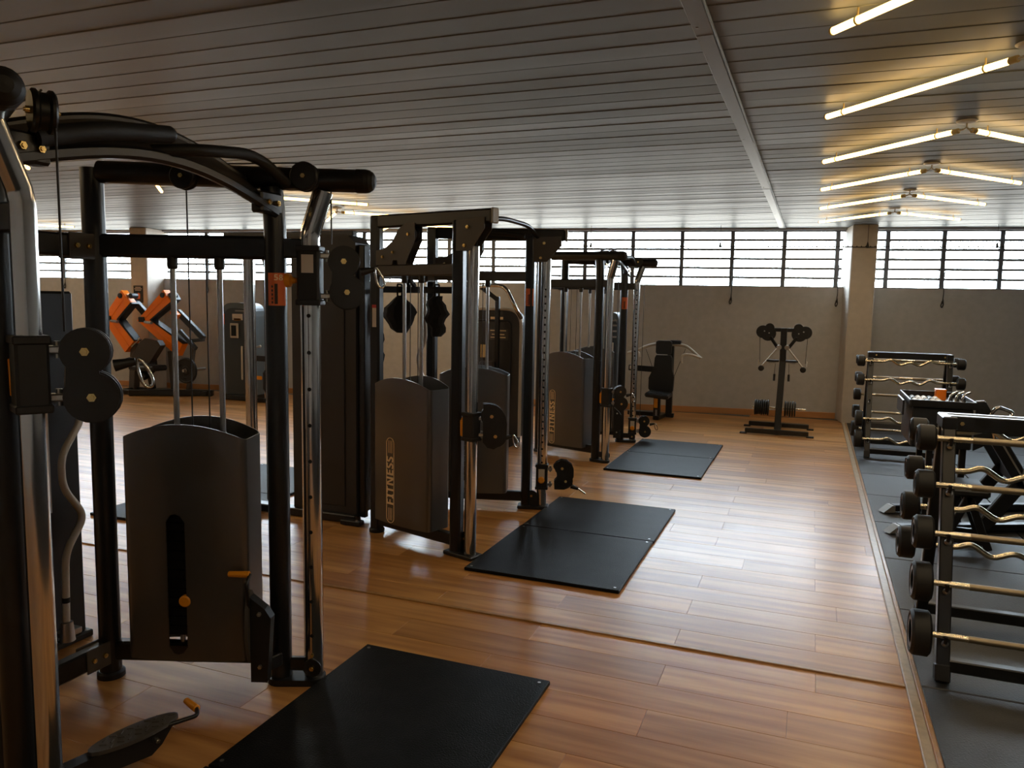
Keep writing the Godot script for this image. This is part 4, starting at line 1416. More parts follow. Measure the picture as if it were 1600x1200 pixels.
	lathe(Vector3(1.66, 0.50, -6.50), frame_of(Vector3.BACK), [Vector2(0.03, 0.0), Vector2(0.17, 0.004), Vector2(0.18, 0.016), Vector2(0.17, 0.03), Vector2(0.03, 0.034)], 32)
	part(f, "round_guard", M.blue_grey)
	# dark triangular bench between
	var t := thing("folding_bench", "low black triangular bench frame under the trolley", "bench", Vector3(1.02, 0.0085, -6.2))
	for z2 in [-6.05, -6.35]:
		beam(Vector3(0.93, 0.03, z2), Vector3(1.08, 0.40, z2), 0.04, 0.05, 0.004)
		beam(Vector3(1.22, 0.03, z2), Vector3(1.08, 0.40, z2), 0.04, 0.05, 0.004)
		beam(Vector3(0.95, 0.08, z2), Vector3(1.20, 0.08, z2), 0.035, 0.035, 0.004)
		part(t, "side_frame", M.black)
	box(Vector3(1.07, 0.43, -6.2), Vector3(0.26, 0.06, 0.42), 0.02)
	part(t, "seat_pad", M.pad)

# ---------------------------------------------------------------- cable stations behind the row
func build_stations() -> void:
	var o := thing("cable_station", "tall dark cable station with chrome column and covered weight tower", "cable station", Vector3(-3.7, 0, -5.0))
	plate(pv([-3.70, 0.055, -3.135, 0.055, -3.135, 2.095, -3.20, 2.15, -3.70, 2.15]), Vector3(0, 0, -5.0), Vector3.RIGHT, Vector3.UP, 0.20)
	var tw := part(o, "tower_cover", M.tower)
	box(Vector3(-3.42, 1.07, -4.895), Vector3(0.38, 1.90, 0.012), 0.004)
	part(tw, "front_panel", M.tower)
	beam(Vector3(-3.105, 0.04, -4.95), Vector3(-3.105, 2.08, -4.95), 0.045, 0.06, 0.006)
	part(o, "corner_post", M.black)
	beam(Vector3(-4.40, 2.165, -5.0), Vector3(-3.2, 2.165, -5.0), 0.07, 0.05, 0.006)
	part(o, "top_beam", M.black)
	sweep([Vector3(-4.12, 0.05, -4.93), Vector3(-4.12, 2.0, -4.93)], rect_ring(0.085, 0.06, 0.012), false, Vector3.BACK, true)
	part(o, "upright", M.chrome, "chrome square column")
	beam(Vector3(-4.12, 1.98, -4.93), Vector3(-4.12, 2.15, -5.0), 0.06, 0.06, 0.006)
	plate(pv([-0.05, 0.09, 0.12, 0.09, 0.15, 0.04, 0.10, -0.02, -0.02, 0.02]), Vector3(-3.95, 1.90, -4.95), Vector3.RIGHT, Vector3.UP, 0.05)
	part(o, "pulley_housing", M.plastic)
	beam(Vector3(-4.40, 0.035, -4.9), Vector3(-3.12, 0.035, -4.9), 0.09, 0.06, 0.006)
	part(o, "base_beam", M.black)
	beam(Vector3(-3.22, 0.024, -4.84), Vector3(-3.05, 0.024, -4.84), 0.07, 0.036, 0.006)
	var ft := part(o, "foot", M.black_soft)
	bolt(Vector3(-3.08, 0.042, -4.82), Vector3.UP, 0.012)
	part(ft, "bolt", M.steel)
	cyl(Vector3(-3.93, 2.12, -4.87), Vector3(-3.93, 0.1, -4.87), 0.003, 6)
	part(o, "cable", M.black_soft)
	var r := thing("foam_roller", "short black foam roller lying beside the cable station base", "roller", Vector3(-3.98, 0, -4.68))
	cyl(Vector3(-3.98, 0.056, -4.58), Vector3(-3.98, 0.056, -4.80), 0.056, 24, -1, true, 0.006)
	var rb := part(r, "roller_body", M.foam)
	cyl(Vector3(-3.98, 0.056, -4.576), Vector3(-3.98, 0.056, -4.58), 0.014, 12)
	part(rb, "core", M.dark_plate)
	# second station: only its dark tower shows, with a curl bar hung on it
	var p := thing("weight_tower", "tall dark weight tower with a pale curl bar hung on it", "weight tower", Vector3(-3.45, 0, -2.45))
	box(Vector3(-3.42, 0.865, -2.43), Vector3(0.30, 1.67, 0.50), 0.012)
	var pb := part(p, "tower_cover", M.black_soft)
	box(Vector3(-3.263, 0.95, -2.49), Vector3(0.006, 0.56, 0.048), 0.001)
	var pl := part(pb, "placard", M.label_white, "pale placard with a column of small figures")
	for i in 9:
		box(Vector3(-3.2595, 0.72 + 0.055 * i, -2.483 + 0.006 * (i % 2)), Vector3(0.001, 0.026, 0.016), 0.0)
	part(pl, "figures", M.label_ink)
	box(Vector3(-3.255, 1.43, -2.62), Vector3(0.02, 0.05, 0.07), 0.004)
	cyl(Vector3(-3.25, 1.455, -2.634), Vector3(-3.15, 1.47, -2.634), 0.011, 10)
	part(p, "bar_hook", M.steel)
	cyl(Vector3(-3.2, 0.06, -2.515), Vector3(-3.2, 0.15, -2.515), 0.034, 16, 0.026)
	box(Vector3(-3.235, 0.08, -2.55), Vector3(0.06, 0.03, 0.10), 0.004)
	part(p, "bar_cup", M.steel)
	box(Vector3(-3.42, 0.018, -2.43), Vector3(0.34, 0.034, 0.54), 0.006)
	part(p, "base", M.black_soft)
	var b := thing("hanging_curl_bar", "pale steel curl bar hanging upright on the dark weight tower", "curl bar", Vector3(-3.2, 0.1, -2.56))
	pipe(bend([Vector3(-3.2, 1.50, -2.60), Vector3(-3.2, 1.24, -2.57), Vector3(-3.2, 1.115, -2.648), Vector3(-3.2, 0.94, -2.522), Vector3(-3.2, 0.79, -2.525), Vector3(-3.2, 0.635, -2.636), Vector3(-3.2, 0.48, -2.523), Vector3(-3.2, 0.153, -2.513)], 0.06, 7), 0.0165, 14, false, Vector3.RIGHT)
	var sh := part(b, "shaft", M.satin)
	cyl(Vector3(-3.2, 0.27, -2.516), Vector3(-3.2, 0.245, -2.516), 0.0175, 12)
	part(sh, "collar_mark", M.hole)
	var b2 := thing("hanging_curl_bar", "pale curl bar hanging between the slings on the square-framed machine", "curl bar", Vector3(-2.85, 0.75, -5.42))
	pipe(bend([Vector3(-2.822, 1.80, -5.372), Vector3(-2.822, 1.38, -5.41), Vector3(-2.90, 1.235, -5.41), Vector3(-2.83, 1.03, -5.41), Vector3(-2.86, 0.75, -5.41)], 0.05), 0.0155, 12, false, Vector3.BACK)
	var s2 := part(b2, "shaft", M.satin)
	pipe(bend([Vector3(-2.822, 1.79, -5.372), Vector3(-2.822, 1.812, -5.36), Vector3(-2.822, 1.812, -5.32)], 0.01), 0.008, 8, false, Vector3.RIGHT)
	part(s2, "hanger", M.steel)
	# attachments that hang behind the square-framed machine
	var hang := [["hanging_bag", "dark cloth sling hanging behind the square-framed machine", "sling", Vector3(-3.01, 1.575, -5.33), 0.12, 0.145], ["hanging_bag", "black harness bundle hanging beside the sling on the square-framed machine", "harness", Vector3(-2.685, 1.565, -5.33), 0.10, 0.155], ["hanging_bag", "black strap loop hanging low behind the square-framed machine", "strap", Vector3(-3.185, 1.35, -5.33), 0.035, 0.18]]
	rng.seed = 77
	for h in hang:
		var c: Vector3 = h[3]
		var g := thing(h[0], h[1], h[2], c - Vector3(0, h[5], 0))
		# lumpy draped body
		var rings := 9
		var prof := []
		for i in rings + 1:
			var v := float(i) / rings
			var rr: float = h[4] * (0.25 + 0.85 * sin(PI * clampf(v * 0.9 + 0.05, 0.0, 1.0))) * (0.75 + 0.35 * rng.randf())
			prof.append([rr, rr * (0.5 + 0.2 * rng.randf()), c.y + h[5] - 2.0 * h[5] * v, rng.randf_range(-0.02, 0.02)])
		for i in rings:
			for j in 12:
				var q := []
				for ij in [[i, j], [i, j + 1], [i + 1, j + 1], [i + 1, j]]:
					var pr = prof[ij[0]]
					var an: float = TAU * ij[1] / 12.0
					q.append(Vector3(c.x + pr[3] + cos(an) * pr[0], pr[2], c.z + sin(an) * pr[1]))
				var nn: Vector3 = (q[0] + q[2]) * 0.5 - Vector3(c.x, (q[0].y + q[2].y) * 0.5, c.z)
				quad(q[0], q[1], q[2], q[3], nn.normalized())
		part(g, "cloth", M.cloth)
		pipe(bend([Vector3(c.x, c.y + h[5] - 0.03, c.z + 0.01), Vector3(c.x, 1.72, c.z + 0.034), Vector3(c.x, 1.806, c.z + 0.034), Vector3(c.x, 1.806, c.z - 0.034), Vector3(c.x, 1.72, c.z - 0.034), Vector3(c.x, c.y + h[5] - 0.03, c.z - 0.01)], 0.01), 0.007, 6, false, Vector3.RIGHT)
		part(g, "loop", M.cloth)

# ---------------------------------------------------------------- machines along the window wall
func weight_disc(label: String, c: Vector3, ax: Vector3, r: float, th: float, group: String) -> void:
	var o := thing("weight_plate", label, "weight plate", c - Vector3(0, r, 0), group)
	var B := frame_of(ax)
	lathe(c - ax * th * 0.5, B, [Vector2(r * 0.14, 0.0), Vector2(r * 0.9, 0.0), Vector2(r, th * 0.2), Vector2(r, th * 0.8), Vector2(r * 0.9, th), Vector2(r * 0.84, th * 0.82), Vector2(r * 0.36, th * 0.82), Vector2(r * 0.30, th), Vector2(r * 0.14, th)], 30, false)
	var d := part(o, "disc", M.foam)
	if r > 0.15:
		for i in 3:
			var a := TAU * i / 3.0 + 0.4
			var e := B.x * cos(a) + B.y * sin(a)
			box(c + ax * th * 0.40 + e * r * 0.6, Vector3(r * 0.30, r * 0.13, 0.012), 0.004, Basis(e.cross(ax), e, ax))
		part(d, "grip_slot", M.hole)
	lathe(c - ax * th * 0.52, B, [Vector2(r * 0.13, 0.0), Vector2(r * 0.15, 0.002), Vector2(r * 0.15, th * 1.04), Vector2(r * 0.13, th * 1.06)], 16, false)
	part(d, "hub_ring", M.steel)

func build_orange() -> void:
	var z := -10.1
	var o := thing("chest_press", "plate-loaded chest press with bent orange arms beside the notice pillar", "chest press", Vector3(-10.5, 0, z))
	var sets := [[Vector2(-10.95, 1.66), Vector2(-11.34, 1.265), Vector2(-10.91, 0.80), z + 0.05], [Vector2(-10.14, 1.68), Vector2(-10.68, 1.26), Vector2(-9.90, 0.78), z - 0.05]]
	for k in 2:
		var s = sets[k]
		var hw := 0.145 if k == 0 else 0.125
		var a: Vector2 = s[0]
		var b: Vector2 = s[1]
		var c: Vector2 = s[2]
		var n1 := (b - a).normalized().orthogonal()
		var n2 := (c - b).normalized().orthogonal()
		var nm := (n1 + n2).normalized() * 1.12
		var poly := PackedVector2Array([a + n1 * hw, b + nm * hw, c + n2 * hw, c - n2 * hw, b - nm * hw, a - n1 * hw])
		plate(poly, Vector3(0, 0, s[3]), Vector3.RIGHT, Vector3.UP, 0.13)
		var arm := part(o, "press_arm", M.orange, "bent glossy orange arm")
		var inner := PackedVector2Array([a - n1 * hw * 0.95, b - nm * hw * 0.95, c - n2 * hw * 0.95, c - n2 * hw * 1.22, b - nm * hw * 1.3, a - n1 * hw * 1.22])
		plate(inner, Vector3(0, 0, s[3] - 0.01), Vector3.RIGHT, Vector3.UP, 0.15)
		part(arm, "arm_lining", M.black)
		plate(PackedVector2Array([a + n1 * hw * 0.25, b + nm * hw * 0.22, c + n2 * hw * 0.22, c - n2 * hw * 0.05, b - nm * hw * 0.05, a]), Vector3(0, 0, s[3] + 0.066), Vector3.RIGHT, Vector3.UP, 0.012)
		part(arm, "arm_rib", M.orange)
		for q in [-1.0, 1.0]:
			cyl(Vector3(a.x + n1.x * hw * 1.2 * q, a.y + 0.01, s[3] - 0.05), Vector3(a.x + n1.x * hw * 1.2 * q, a.y + 0.01, s[3] + 0.09), 0.045, 16, -1, true, 0.006)
			part(arm, "pivot", M.blue_dark)
		cyl(Vector3(a.x - 0.12, a.y + 0.02, s[3]), Vector3(a.x + 0.14, a.y + 0.02, s[3]), 0.025, 12)
		part(arm, "pivot_axle", M.steel)
		box(Vector3(b.x - 0.03, b.y + 0.01, s[3] + 0.03), Vector3(0.13, 0.09, 0.13), 0.012)
		part(arm, "elbow_pad", M.black_soft)
		cyl(Vector3(b.x + 0.06, b.y - 0.03, s[3] + 0.09), Vector3(b.x + 0.24, b.y - 0.04, s[3] + 0.12), 0.024, 12)
		part(arm, "hand_grip", M.steel)
	beam(Vector3(-10.98, 1.55, z - 0.12), Vector3(-10.32, 0.92, z - 0.18), 0.09, 0.11, 0.01)
	beam(Vector3(-10.05, 1.42, z - 0.12), Vector3(-9.50, 0.98, z - 0.12), 0.08, 0.10, 0.01)
	beam(Vector3(-9.50, 0.96, z - 0.12), Vector3(-9.80, 0.93, z - 0.12), 0.06, 0.06, 0.01)
	beam(Vector3(-9.98, 1.10, z - 0.08), Vector3(-9.60, 0.80, z - 0.05), 0.05, 0.07, 0.008)
	part(o, "lever_arm", M.blue_dark)
	box(Vector3(-10.03, 1.38, z - 0.045), Vector3(0.10, 0.16, 0.08), 0.006, Basis(Vector3.BACK, 0.85))
	part(o, "arm_tip", M.orange)
	box(Vector3(-10.12, 1.63, z - 0.12), Vector3(0.16, 0.15, 0.12), 0.01, Basis(Vector3.BACK, 0.6))
	part(o, "pivot_block", M.blue_dark)
	for q in [[Vector3(-10.98, 0.06, z - 0.02), Vector3(-10.90, 0.86, z - 0.02), 0.13], [Vector3(-9.85, 0.06, z - 0.1), Vector3(-9.70, 0.85, z - 0.1), 0.065], [Vector3(-10.15, 0.06, z - 0.1), Vector3(-10.20, 0.75, z - 0.1), 0.09]]:
		beam(q[0], q[1], q[2], q[2], 0.009)
		part(o, "upright", M.dark_plate)
	beam(Vector3(-11.35, 0.05, z + 0.28), Vector3(-10.45, 0.05, z + 0.30), 0.09, 0.07, 0.01)
	beam(Vector3(-10.62, 0.06, z + 0.42), Vector3(-9.40, 0.06, z - 0.20), 0.09, 0.10, 0.01)
	beam(Vector3(-11.1, 0.05, z - 0.05), Vector3(-9.45, 0.05, z - 0.12), 0.09, 0.08, 0.01)
	beam(Vector3(-10.98, 0.05, z + 0.30), Vector3(-10.98, 0.05, z - 0.1), 0.08, 0.07, 0.01)
	var bs := part(o, "base_frame", M.black)
	for q in [Vector3(-11.33, 0.011, z + 0.28), Vector3(-10.60, 0.011, z + 0.40), Vector3(-9.45, 0.011, z - 0.17)]:
		cyl(q - Vector3(0, 0.011, 0), q + Vector3(0, 0.02, 0), 0.035, 12)
	part(bs, "rubber_foot", M.foam)
	plate(pv([-10.75, 0.56, -10.30, 0.56, -10.05, 0.86, -10.12, 0.94, -10.38, 0.97, -10.50, 0.90]), Vector3(0, 0, z + 0.22), Vector3.RIGHT, Vector3.UP, 0.12)
	part(o, "back_pad", M.pad_brown)
	box(Vector3(-10.42, 0.47, z + 0.20), Vector3(0.55, 0.09, 0.34), 0.03)
	part(o, "seat_pad", M.pad)
	beam(Vector3(-10.40, 0.1, z + 0.12), Vector3(-10.42, 0.44, z + 0.18), 0.09, 0.07, 0.008)
	part(o, "seat_post", M.black)
	pipe(bend([Vector3(-10.86, 0.55, z + 0.26), Vector3(-10.72, 0.60, z + 0.26), Vector3(-10.40, 0.30, z + 0.26)], 0.08), 0.055, 12)
	part(o, "leg_roller", M.pad)
	cyl(Vector3(-10.88, 0.47, z + 0.28), Vector3(-10.74, 0.475, z + 0.28), 0.018, 10)
	part(o, "release_grip", M.yellow)
	cyl(Vector3(-10.88, 0.80, z + 0.1), Vector3(-10.68, 0.93, z + 0.12), 0.01, 8)
	ball(Vector3(-10.67, 0.94, z + 0.12), 0.028, 12)
	part(o, "pin_lever", M.steel)
	for q in [[Vector3(-9.52, 0.47, z - 0.15), 0.49], [Vector3(-10.85, 0.5, z - 0.32), 0.30]]:
		cyl(q[0], q[0] + Vector3(0, 0, q[1]), 0.024, 12)
		part(o, "plate_peg", M.steel)
	weight_disc("black grip weight plate on the peg beside the orange arms", Vector3(-9.52, 0.47, z + 0.27), Vector3(0, 0, 1), 0.215, 0.05, "plates on the chest press")
	weight_disc("black weight plate half hidden behind the orange press upright", Vector3(-10.85, 0.50, z - 0.2), Vector3(0, 0, 1), 0.215, 0.05, "plates on the chest press")
	# notice on the pillar
	var B := Basis(Vector3.UP, WALL_TURN)
	var n := thing("notice", "small dark notice with pale lettering and orange symbol on the pillar", "notice", WALL_AT + B * Vector3(-11.775, 1.55, 0.442))
	n.basis = B
	T = Transform3D.IDENTITY
	box(Vector3(0, 0.15, 0.004), Vector3(0.19, 0.30, 0.008), 0.002)
	var nb := part(n, "board", M.plastic)
	for r in [[0.27, 0.11], [0.245, 0.15], [0.22, 0.12]]:
		box(Vector3(0, r[0], 0.0086), Vector3(r[1], 0.014, 0.001), 0.0)
	part(nb, "print", M.label_white)
	plate(pv([-0.035, 0.07, 0.035, 0.07, 0.04, 0.16, 0.01, 0.175, -0.035, 0.16]), Vector3(0, 0, 0.0088), Vector3.RIGHT, Vector3.UP, 0.0012)
	part(nb, "symbol", M.label_orange)

func selector_tower(o: Node3D, x: float, z: float, w: float, h: float, body: Material) -> void:
	# rounded upright housing, widest at the shoulders
	var poly := PackedVector2Array()
	for i in 15:
		var a := PI * i / 14.0
		poly.append(Vector2(w * 0.5 * signf(cos(a)) * pow(absf(cos(a)), 0.55), h - 0.22 + 0.22 * pow(sin(a), 0.6)))
	poly.append(Vector2(-w * 0.46, 0.09))
	poly.append(Vector2(w * 0.46, 0.09))
	plate(poly, Vector3(x, 0, z - 0.16), Vector3.RIGHT, Vector3.UP, 0.30)
	var b := part(o, "housing", body)
	var inner := PackedVector2Array()
	for p in poly:
		inner.append(Vector2(p.x * 0.80, (p.y - 0.1) * 0.93 + 0.12))
	plate(inner, Vector3(x + 0.01, 0, z), Vector3.RIGHT, Vector3.UP, 0.05)
	part(b, "front_shell", M.blue_dark)
	box(Vector3(x, 0.045, z - 0.14), Vector3(w * 0.92, 0.09, 0.36), 0.012)
	part(o, "base", M.black_soft)

func build_back_row() -> void:
	# selector machine near the orange press
	var o := thing("selector_machine", "blue-grey selector weight machine with small display beside the orange press", "weight machine", Vector3(-8.7, 0, -10.2))
	selector_tower(o, -8.70, -10.10, 0.60, 1.59, M.blue_grey)
	box(Vector3(-8.71, 1.14, -10.045), Vector3(0.16, 0.24, 0.03), 0.02)
	var d := part(o, "display_bezel", M.satin)
	box(Vector3(-8.71, 1.14, -10.028), Vector3(0.10, 0.17, 0.006), 0.004)
	part(d, "screen", M.screen)
	for r in [[-8.66, 1.36, 0.20, 0.10, "label_white"], [-8.66, 1.325, 0.14, 0.035, "yellow"], [-8.93, 1.32, 0.09, 0.17, "label_orange"], [-8.60, 1.46, 0.20, 0.02, "cap"]]:
		box(Vector3(r[0], r[1], -10.065 if r[0] > -8.9 else -10.10), Vector3(r[2], r[3], 0.012), 0.002)
		part(o, "instruction_label", M[r[4]])
	box(Vector3(-9.06, 1.33, -10.15), Vector3(0.12, 0.16, 0.05), 0.004)
	part(o, "side_card", M.label_white)
	box(Vector3(-9.03, 1.15, -10.15), Vector3(0.14, 0.12, 0.10), 0.03)
	part(o, "bottle_holder", M.black_soft)
	box(Vector3(-8.58, 0.62, -10.06), Vector3(0.03, 0.55, 0.03), 0.008)
	part(o, "weight_slot_rim", M.satin)
	cyl(Vector3(-8.42, 0.86, -10.1), Vector3(-8.18, 0.905, -10.0), 0.018, 10)
	ball(Vector3(-8.17, 0.907, -10.0), 0.024, 10)
	part(o, "range_lever", M.steel)
	beam(Vector3(-8.42, 0.70, -10.15), Vector3(-7.95, 0.70, -10.15), 0.05, 0.09, 0.006)
	part(o, "link_arm", M.black)
	box(Vector3(-8.05, 0.35, -10.1), Vector3(0.26, 0.36, 0.16), 0.05)
	part(o, "knee_pad", M.pad)
	box(Vector3(-8.20, 0.40, -10.01), Vector3(0.10, 0.06, 0.03), 0.01)
	part(o, "pad_release", M.yellow)
	pipe(bend([Vector3(-8.42, 0.55, -10.05), Vector3(-8.36, 0.2, -10.0), Vector3(-8.26, 0.06, -9.98)], 0.1), 0.03, 10)
	beam(Vector3(-8.45, 0.04, -10.0), Vector3(-7.8, 0.04, -10.1), 0.08, 0.06, 0.008)
	part(o, "foot_bar", M.black)
	# second selector tower, between the third cable machine and the shoulder press
	o = thing("selector_machine", "blue-grey selector tower with rounded head behind the round-tube cable machine", "weight machine", Vector3(-2.65, 0, -10.7))
	selector_tower(o, -2.64, -10.62, 0.24, 1.56, M.blue_grey)
	for y in [1.45, 1.38, 1.30, 1.22]:
		box(Vector3(-2.58, y, -10.572), Vector3(0.10, 0.025, 0.004), 0.002)
	part(o, "instruction_label", M.cap)
	box(Vector3(-2.61, 1.06, -10.575), Vector3(0.07, 0.16, 0.012), 0.01)
	part(o, "display_bezel", M.satin)
	box(Vector3(-2.76, 1.25, -10.55), Vector3(0.05, 0.14, 0.04), 0.01)
	part(o, "bottle_holder", M.brass)
	# chest-height machine behind the square-framed trainer
	o = thing("pec_machine", "brown-grey weight machine with a pale rounded rim and overhead chrome arm", "weight machine", Vector3(-3.5, 0, -8.5))
	var x0 := -3.86
	var x1 := -3.15
	var y1 := 1.60
	var rim := []
	rim.append(Vector3(x0, 0.10, -8.42))
	rim.append(Vector3(x0, y1, -8.42))
	rim.append(Vector3(x1, y1, -8.42))
	rim.append(Vector3(x1, 0.10, -8.42))
	pipe(bend(rim, 0.20, 8), 0.020, 12, false, Vector3.BACK)
	part(o, "rim_tube", M.satin)
	var poly := PackedVector2Array()
	for p in bend(rim, 0.20, 8):
		poly.append(Vector2(p.x, p.y))
	plate(poly, Vector3(0, 0, -8.50), Vector3.RIGHT, Vector3.UP, 0.14)
	var pn := part(o, "weight_housing", M.tower)
	var inset := []
	for p in [Vector3(x0 + 0.12, 0.45, -8.43), Vector3(x0 + 0.12, y1 - 0.14, -8.43), Vector3(x1 - 0.13, y1 - 0.14, -8.43), Vector3(x1 - 0.13, 0.58, -8.43), Vector3(x1 - 0.18, 0.45, -8.43)]:
		inset.append(p)
	pipe(bend(inset, 0.06, 5), 0.012, 8, false, Vector3.BACK)
	part(pn, "inset_rim", M.black_soft)
	box(Vector3(-3.44, 1.30, -8.426), Vector3(0.26, 0.13, 0.004), 0.001)
	var lb := part(pn, "label_plate", M.dark_plate)
	for r in [[1.345, 0.20], [1.30, 0.16], [1.265, 0.19]]:
		box(Vector3(-3.44, r[0], -8.4235), Vector3(r[1], 0.010, 0.001), 0.0)
	box(Vector3(-3.46, 1.49, -8.427), Vector3(0.16, 0.03, 0.002), 0.0)
	part(lb, "print", M.gold_print)
	pipe(bend([Vector3(-3.75, 1.80, -8.2), Vector3(-3.45, 1.87, -8.2), Vector3(-3.27, 1.86, -8.2), Vector3(-3.13, 1.60, -8.2), Vector3(-3.13, 1.50, -8.36)], 0.10), 0.022, 12, false, Vector3.BACK)
	part(o, "overhead_arm", M.chrome, "bent chrome arm")
	beam(Vector3(-3.40, 0.05, -8.30), Vector3(-3.40, 1.74, -8.30), 0.05, 0.05, 0.005)
	beam(Vector3(-3.40, 1.70, -8.3), Vector3(-3.56, 1.84, -8.2), 0.05, 0.05, 0.005)
	part(o, "column", M.black)
	box(Vector3(-3.55, 0.05, -8.42), Vector3(0.70, 0.10, 0.36), 0.01)
	part(o, "base", M.black_soft)
	box(Vector3(-3.50, 0.62, -8.24), Vector3(0.18, 0.75, 0.05), 0.02)
	part(o, "back_pad", M.pad_brown)
	box(Vector3(-3.62, 1.10, -8.41), Vector3(0.08, 0.16, 0.02), 0.006)
	part(o, "weight_window", M.brass)
	# shoulder press against the window wall
	o = thing("shoulder_press", "shoulder press with black padded seat and raised chrome arms by the window wall", "shoulder press", Vector3(-2.0, 0, -11.4))
	var z := -11.4
	plate(pv([-2.13, 1.135, -2.10, 1.155, -1.93, 1.155, -1.90, 1.135, -1.90, 0.98, -1.92, 0.955, -2.11, 0.955, -2.13, 0.98]), Vector3(0, 0, z), Vector3.RIGHT, Vector3.UP, 0.06)
	part(o, "head_pad", M.pad)
	plate(pv([-2.12, 0.94, -1.91, 0.94, -1.89, 0.90, -1.88, 0.72, -1.85, 0.62, -1.86, 0.42, -1.90, 0.36, -2.16, 0.36, -2.22, 0.44, -2.22, 0.60, -2.15, 0.76, -2.14, 0.90]), Vector3(0, 0, z), Vector3.RIGHT, Vector3.UP, 0.07)
	part(o, "back_pad", M.pad)
	box(Vector3(-2.03, 0.375, z + 0.22), Vector3(0.34, 0.07, 0.38), 0.03, Basis(Vector3.BACK, -0.08))
	part(o, "seat_pad", M.pad)
	beam(Vector3(-2.05, 0.02, z + 0.2), Vector3(-2.05, 0.36, z + 0.2), 0.10, 0.09, 0.008)
	var sp := part(o, "seat_post", M.black)
	box(Vector3(-2.06, 0.26, z + 0.252), Vector3(0.055, 0.15, 0.012), 0.005)
	part(sp, "height_lever", M.yellow)
	box(Vector3(-2.05, 0.10, z + 0.25), Vector3(0.03, 0.12, 0.006), 0.002)
	part(sp, "scale_plate", M.cap)
	beam(Vector3(-1.93, 0.02, z - 0.12), Vector3(-1.93, 1.15, z - 0.12), 0.09, 0.09, 0.008)
	part(o, "main_post", M.black)
	beam(Vector3(-2.55, 0.04, z - 0.12), Vector3(-1.85, 0.04, z - 0.12), 0.07, 0.06, 0.008)
	beam(Vector3(-2.0, 0.04, z - 0.14), Vector3(-2.05, 0.04, z + 0.28), 0.09, 0.06, 0.008)
	part(o, "base_frame", M.black)
	beam(Vector3(-2.55, 0.73, z - 0.09), Vector3(-1.95, 0.71, z - 0.09), 0.05, 0.085, 0.006)
	var ca := part(o, "side_beam", M.black)
	box(Vector3(-2.50, 0.735, z - 0.06), Vector3(0.06, 0.05, 0.006), 0.002)
	part(ca, "beam_label", M.label_white)
	pipe(bend([Vector3(-2.55, 0.95, z + 0.02), Vector3(-2.38, 1.01, z), Vector3(-2.22, 1.09, z - 0.06), Vector3(-2.02, 1.10, z - 0.07), Vector3(-1.70, 1.09, z - 0.06), Vector3(-1.47, 0.91, z + 0.02)], 0.08), 0.022, 12)
	part(o, "press_bar", M.satin, "long bent chrome press bar")
	pipe(bend([Vector3(-1.50, 0.93, z + 0.02), Vector3(-1.62, 0.97, z + 0.05), Vector3(-1.745, 0.965, z + 0.08), Vector3(-1.735, 0.84, z + 0.08)], 0.06), 0.019, 10, false, Vector3.BACK)
	part(o, "hand_grip", M.satin)
	pipe(bend([Vector3(-2.46, 0.97, z + 0.02), Vector3(-2.37, 0.97, z + 0.05), Vector3(-2.35, 0.90, z + 0.08)], 0.04), 0.019, 10, false, Vector3.BACK)
	part(o, "hand_grip", M.satin)
	cyl(Vector3(-2.28, 1.02, z), Vector3(-2.12, 0.62, z + 0.02), 0.004, 6)
	cyl(Vector3(-1.70, 1.05, z), Vector3(-1.86, 0.62, z - 0.02), 0.004, 6)
	part(o, "cable", M.cord)
	box(Vector3(-1.86, 1.13, z - 0.10), Vector3(0.16, 0.06, 0.12), 0.01)
	part(o, "pivot_block", M.black)

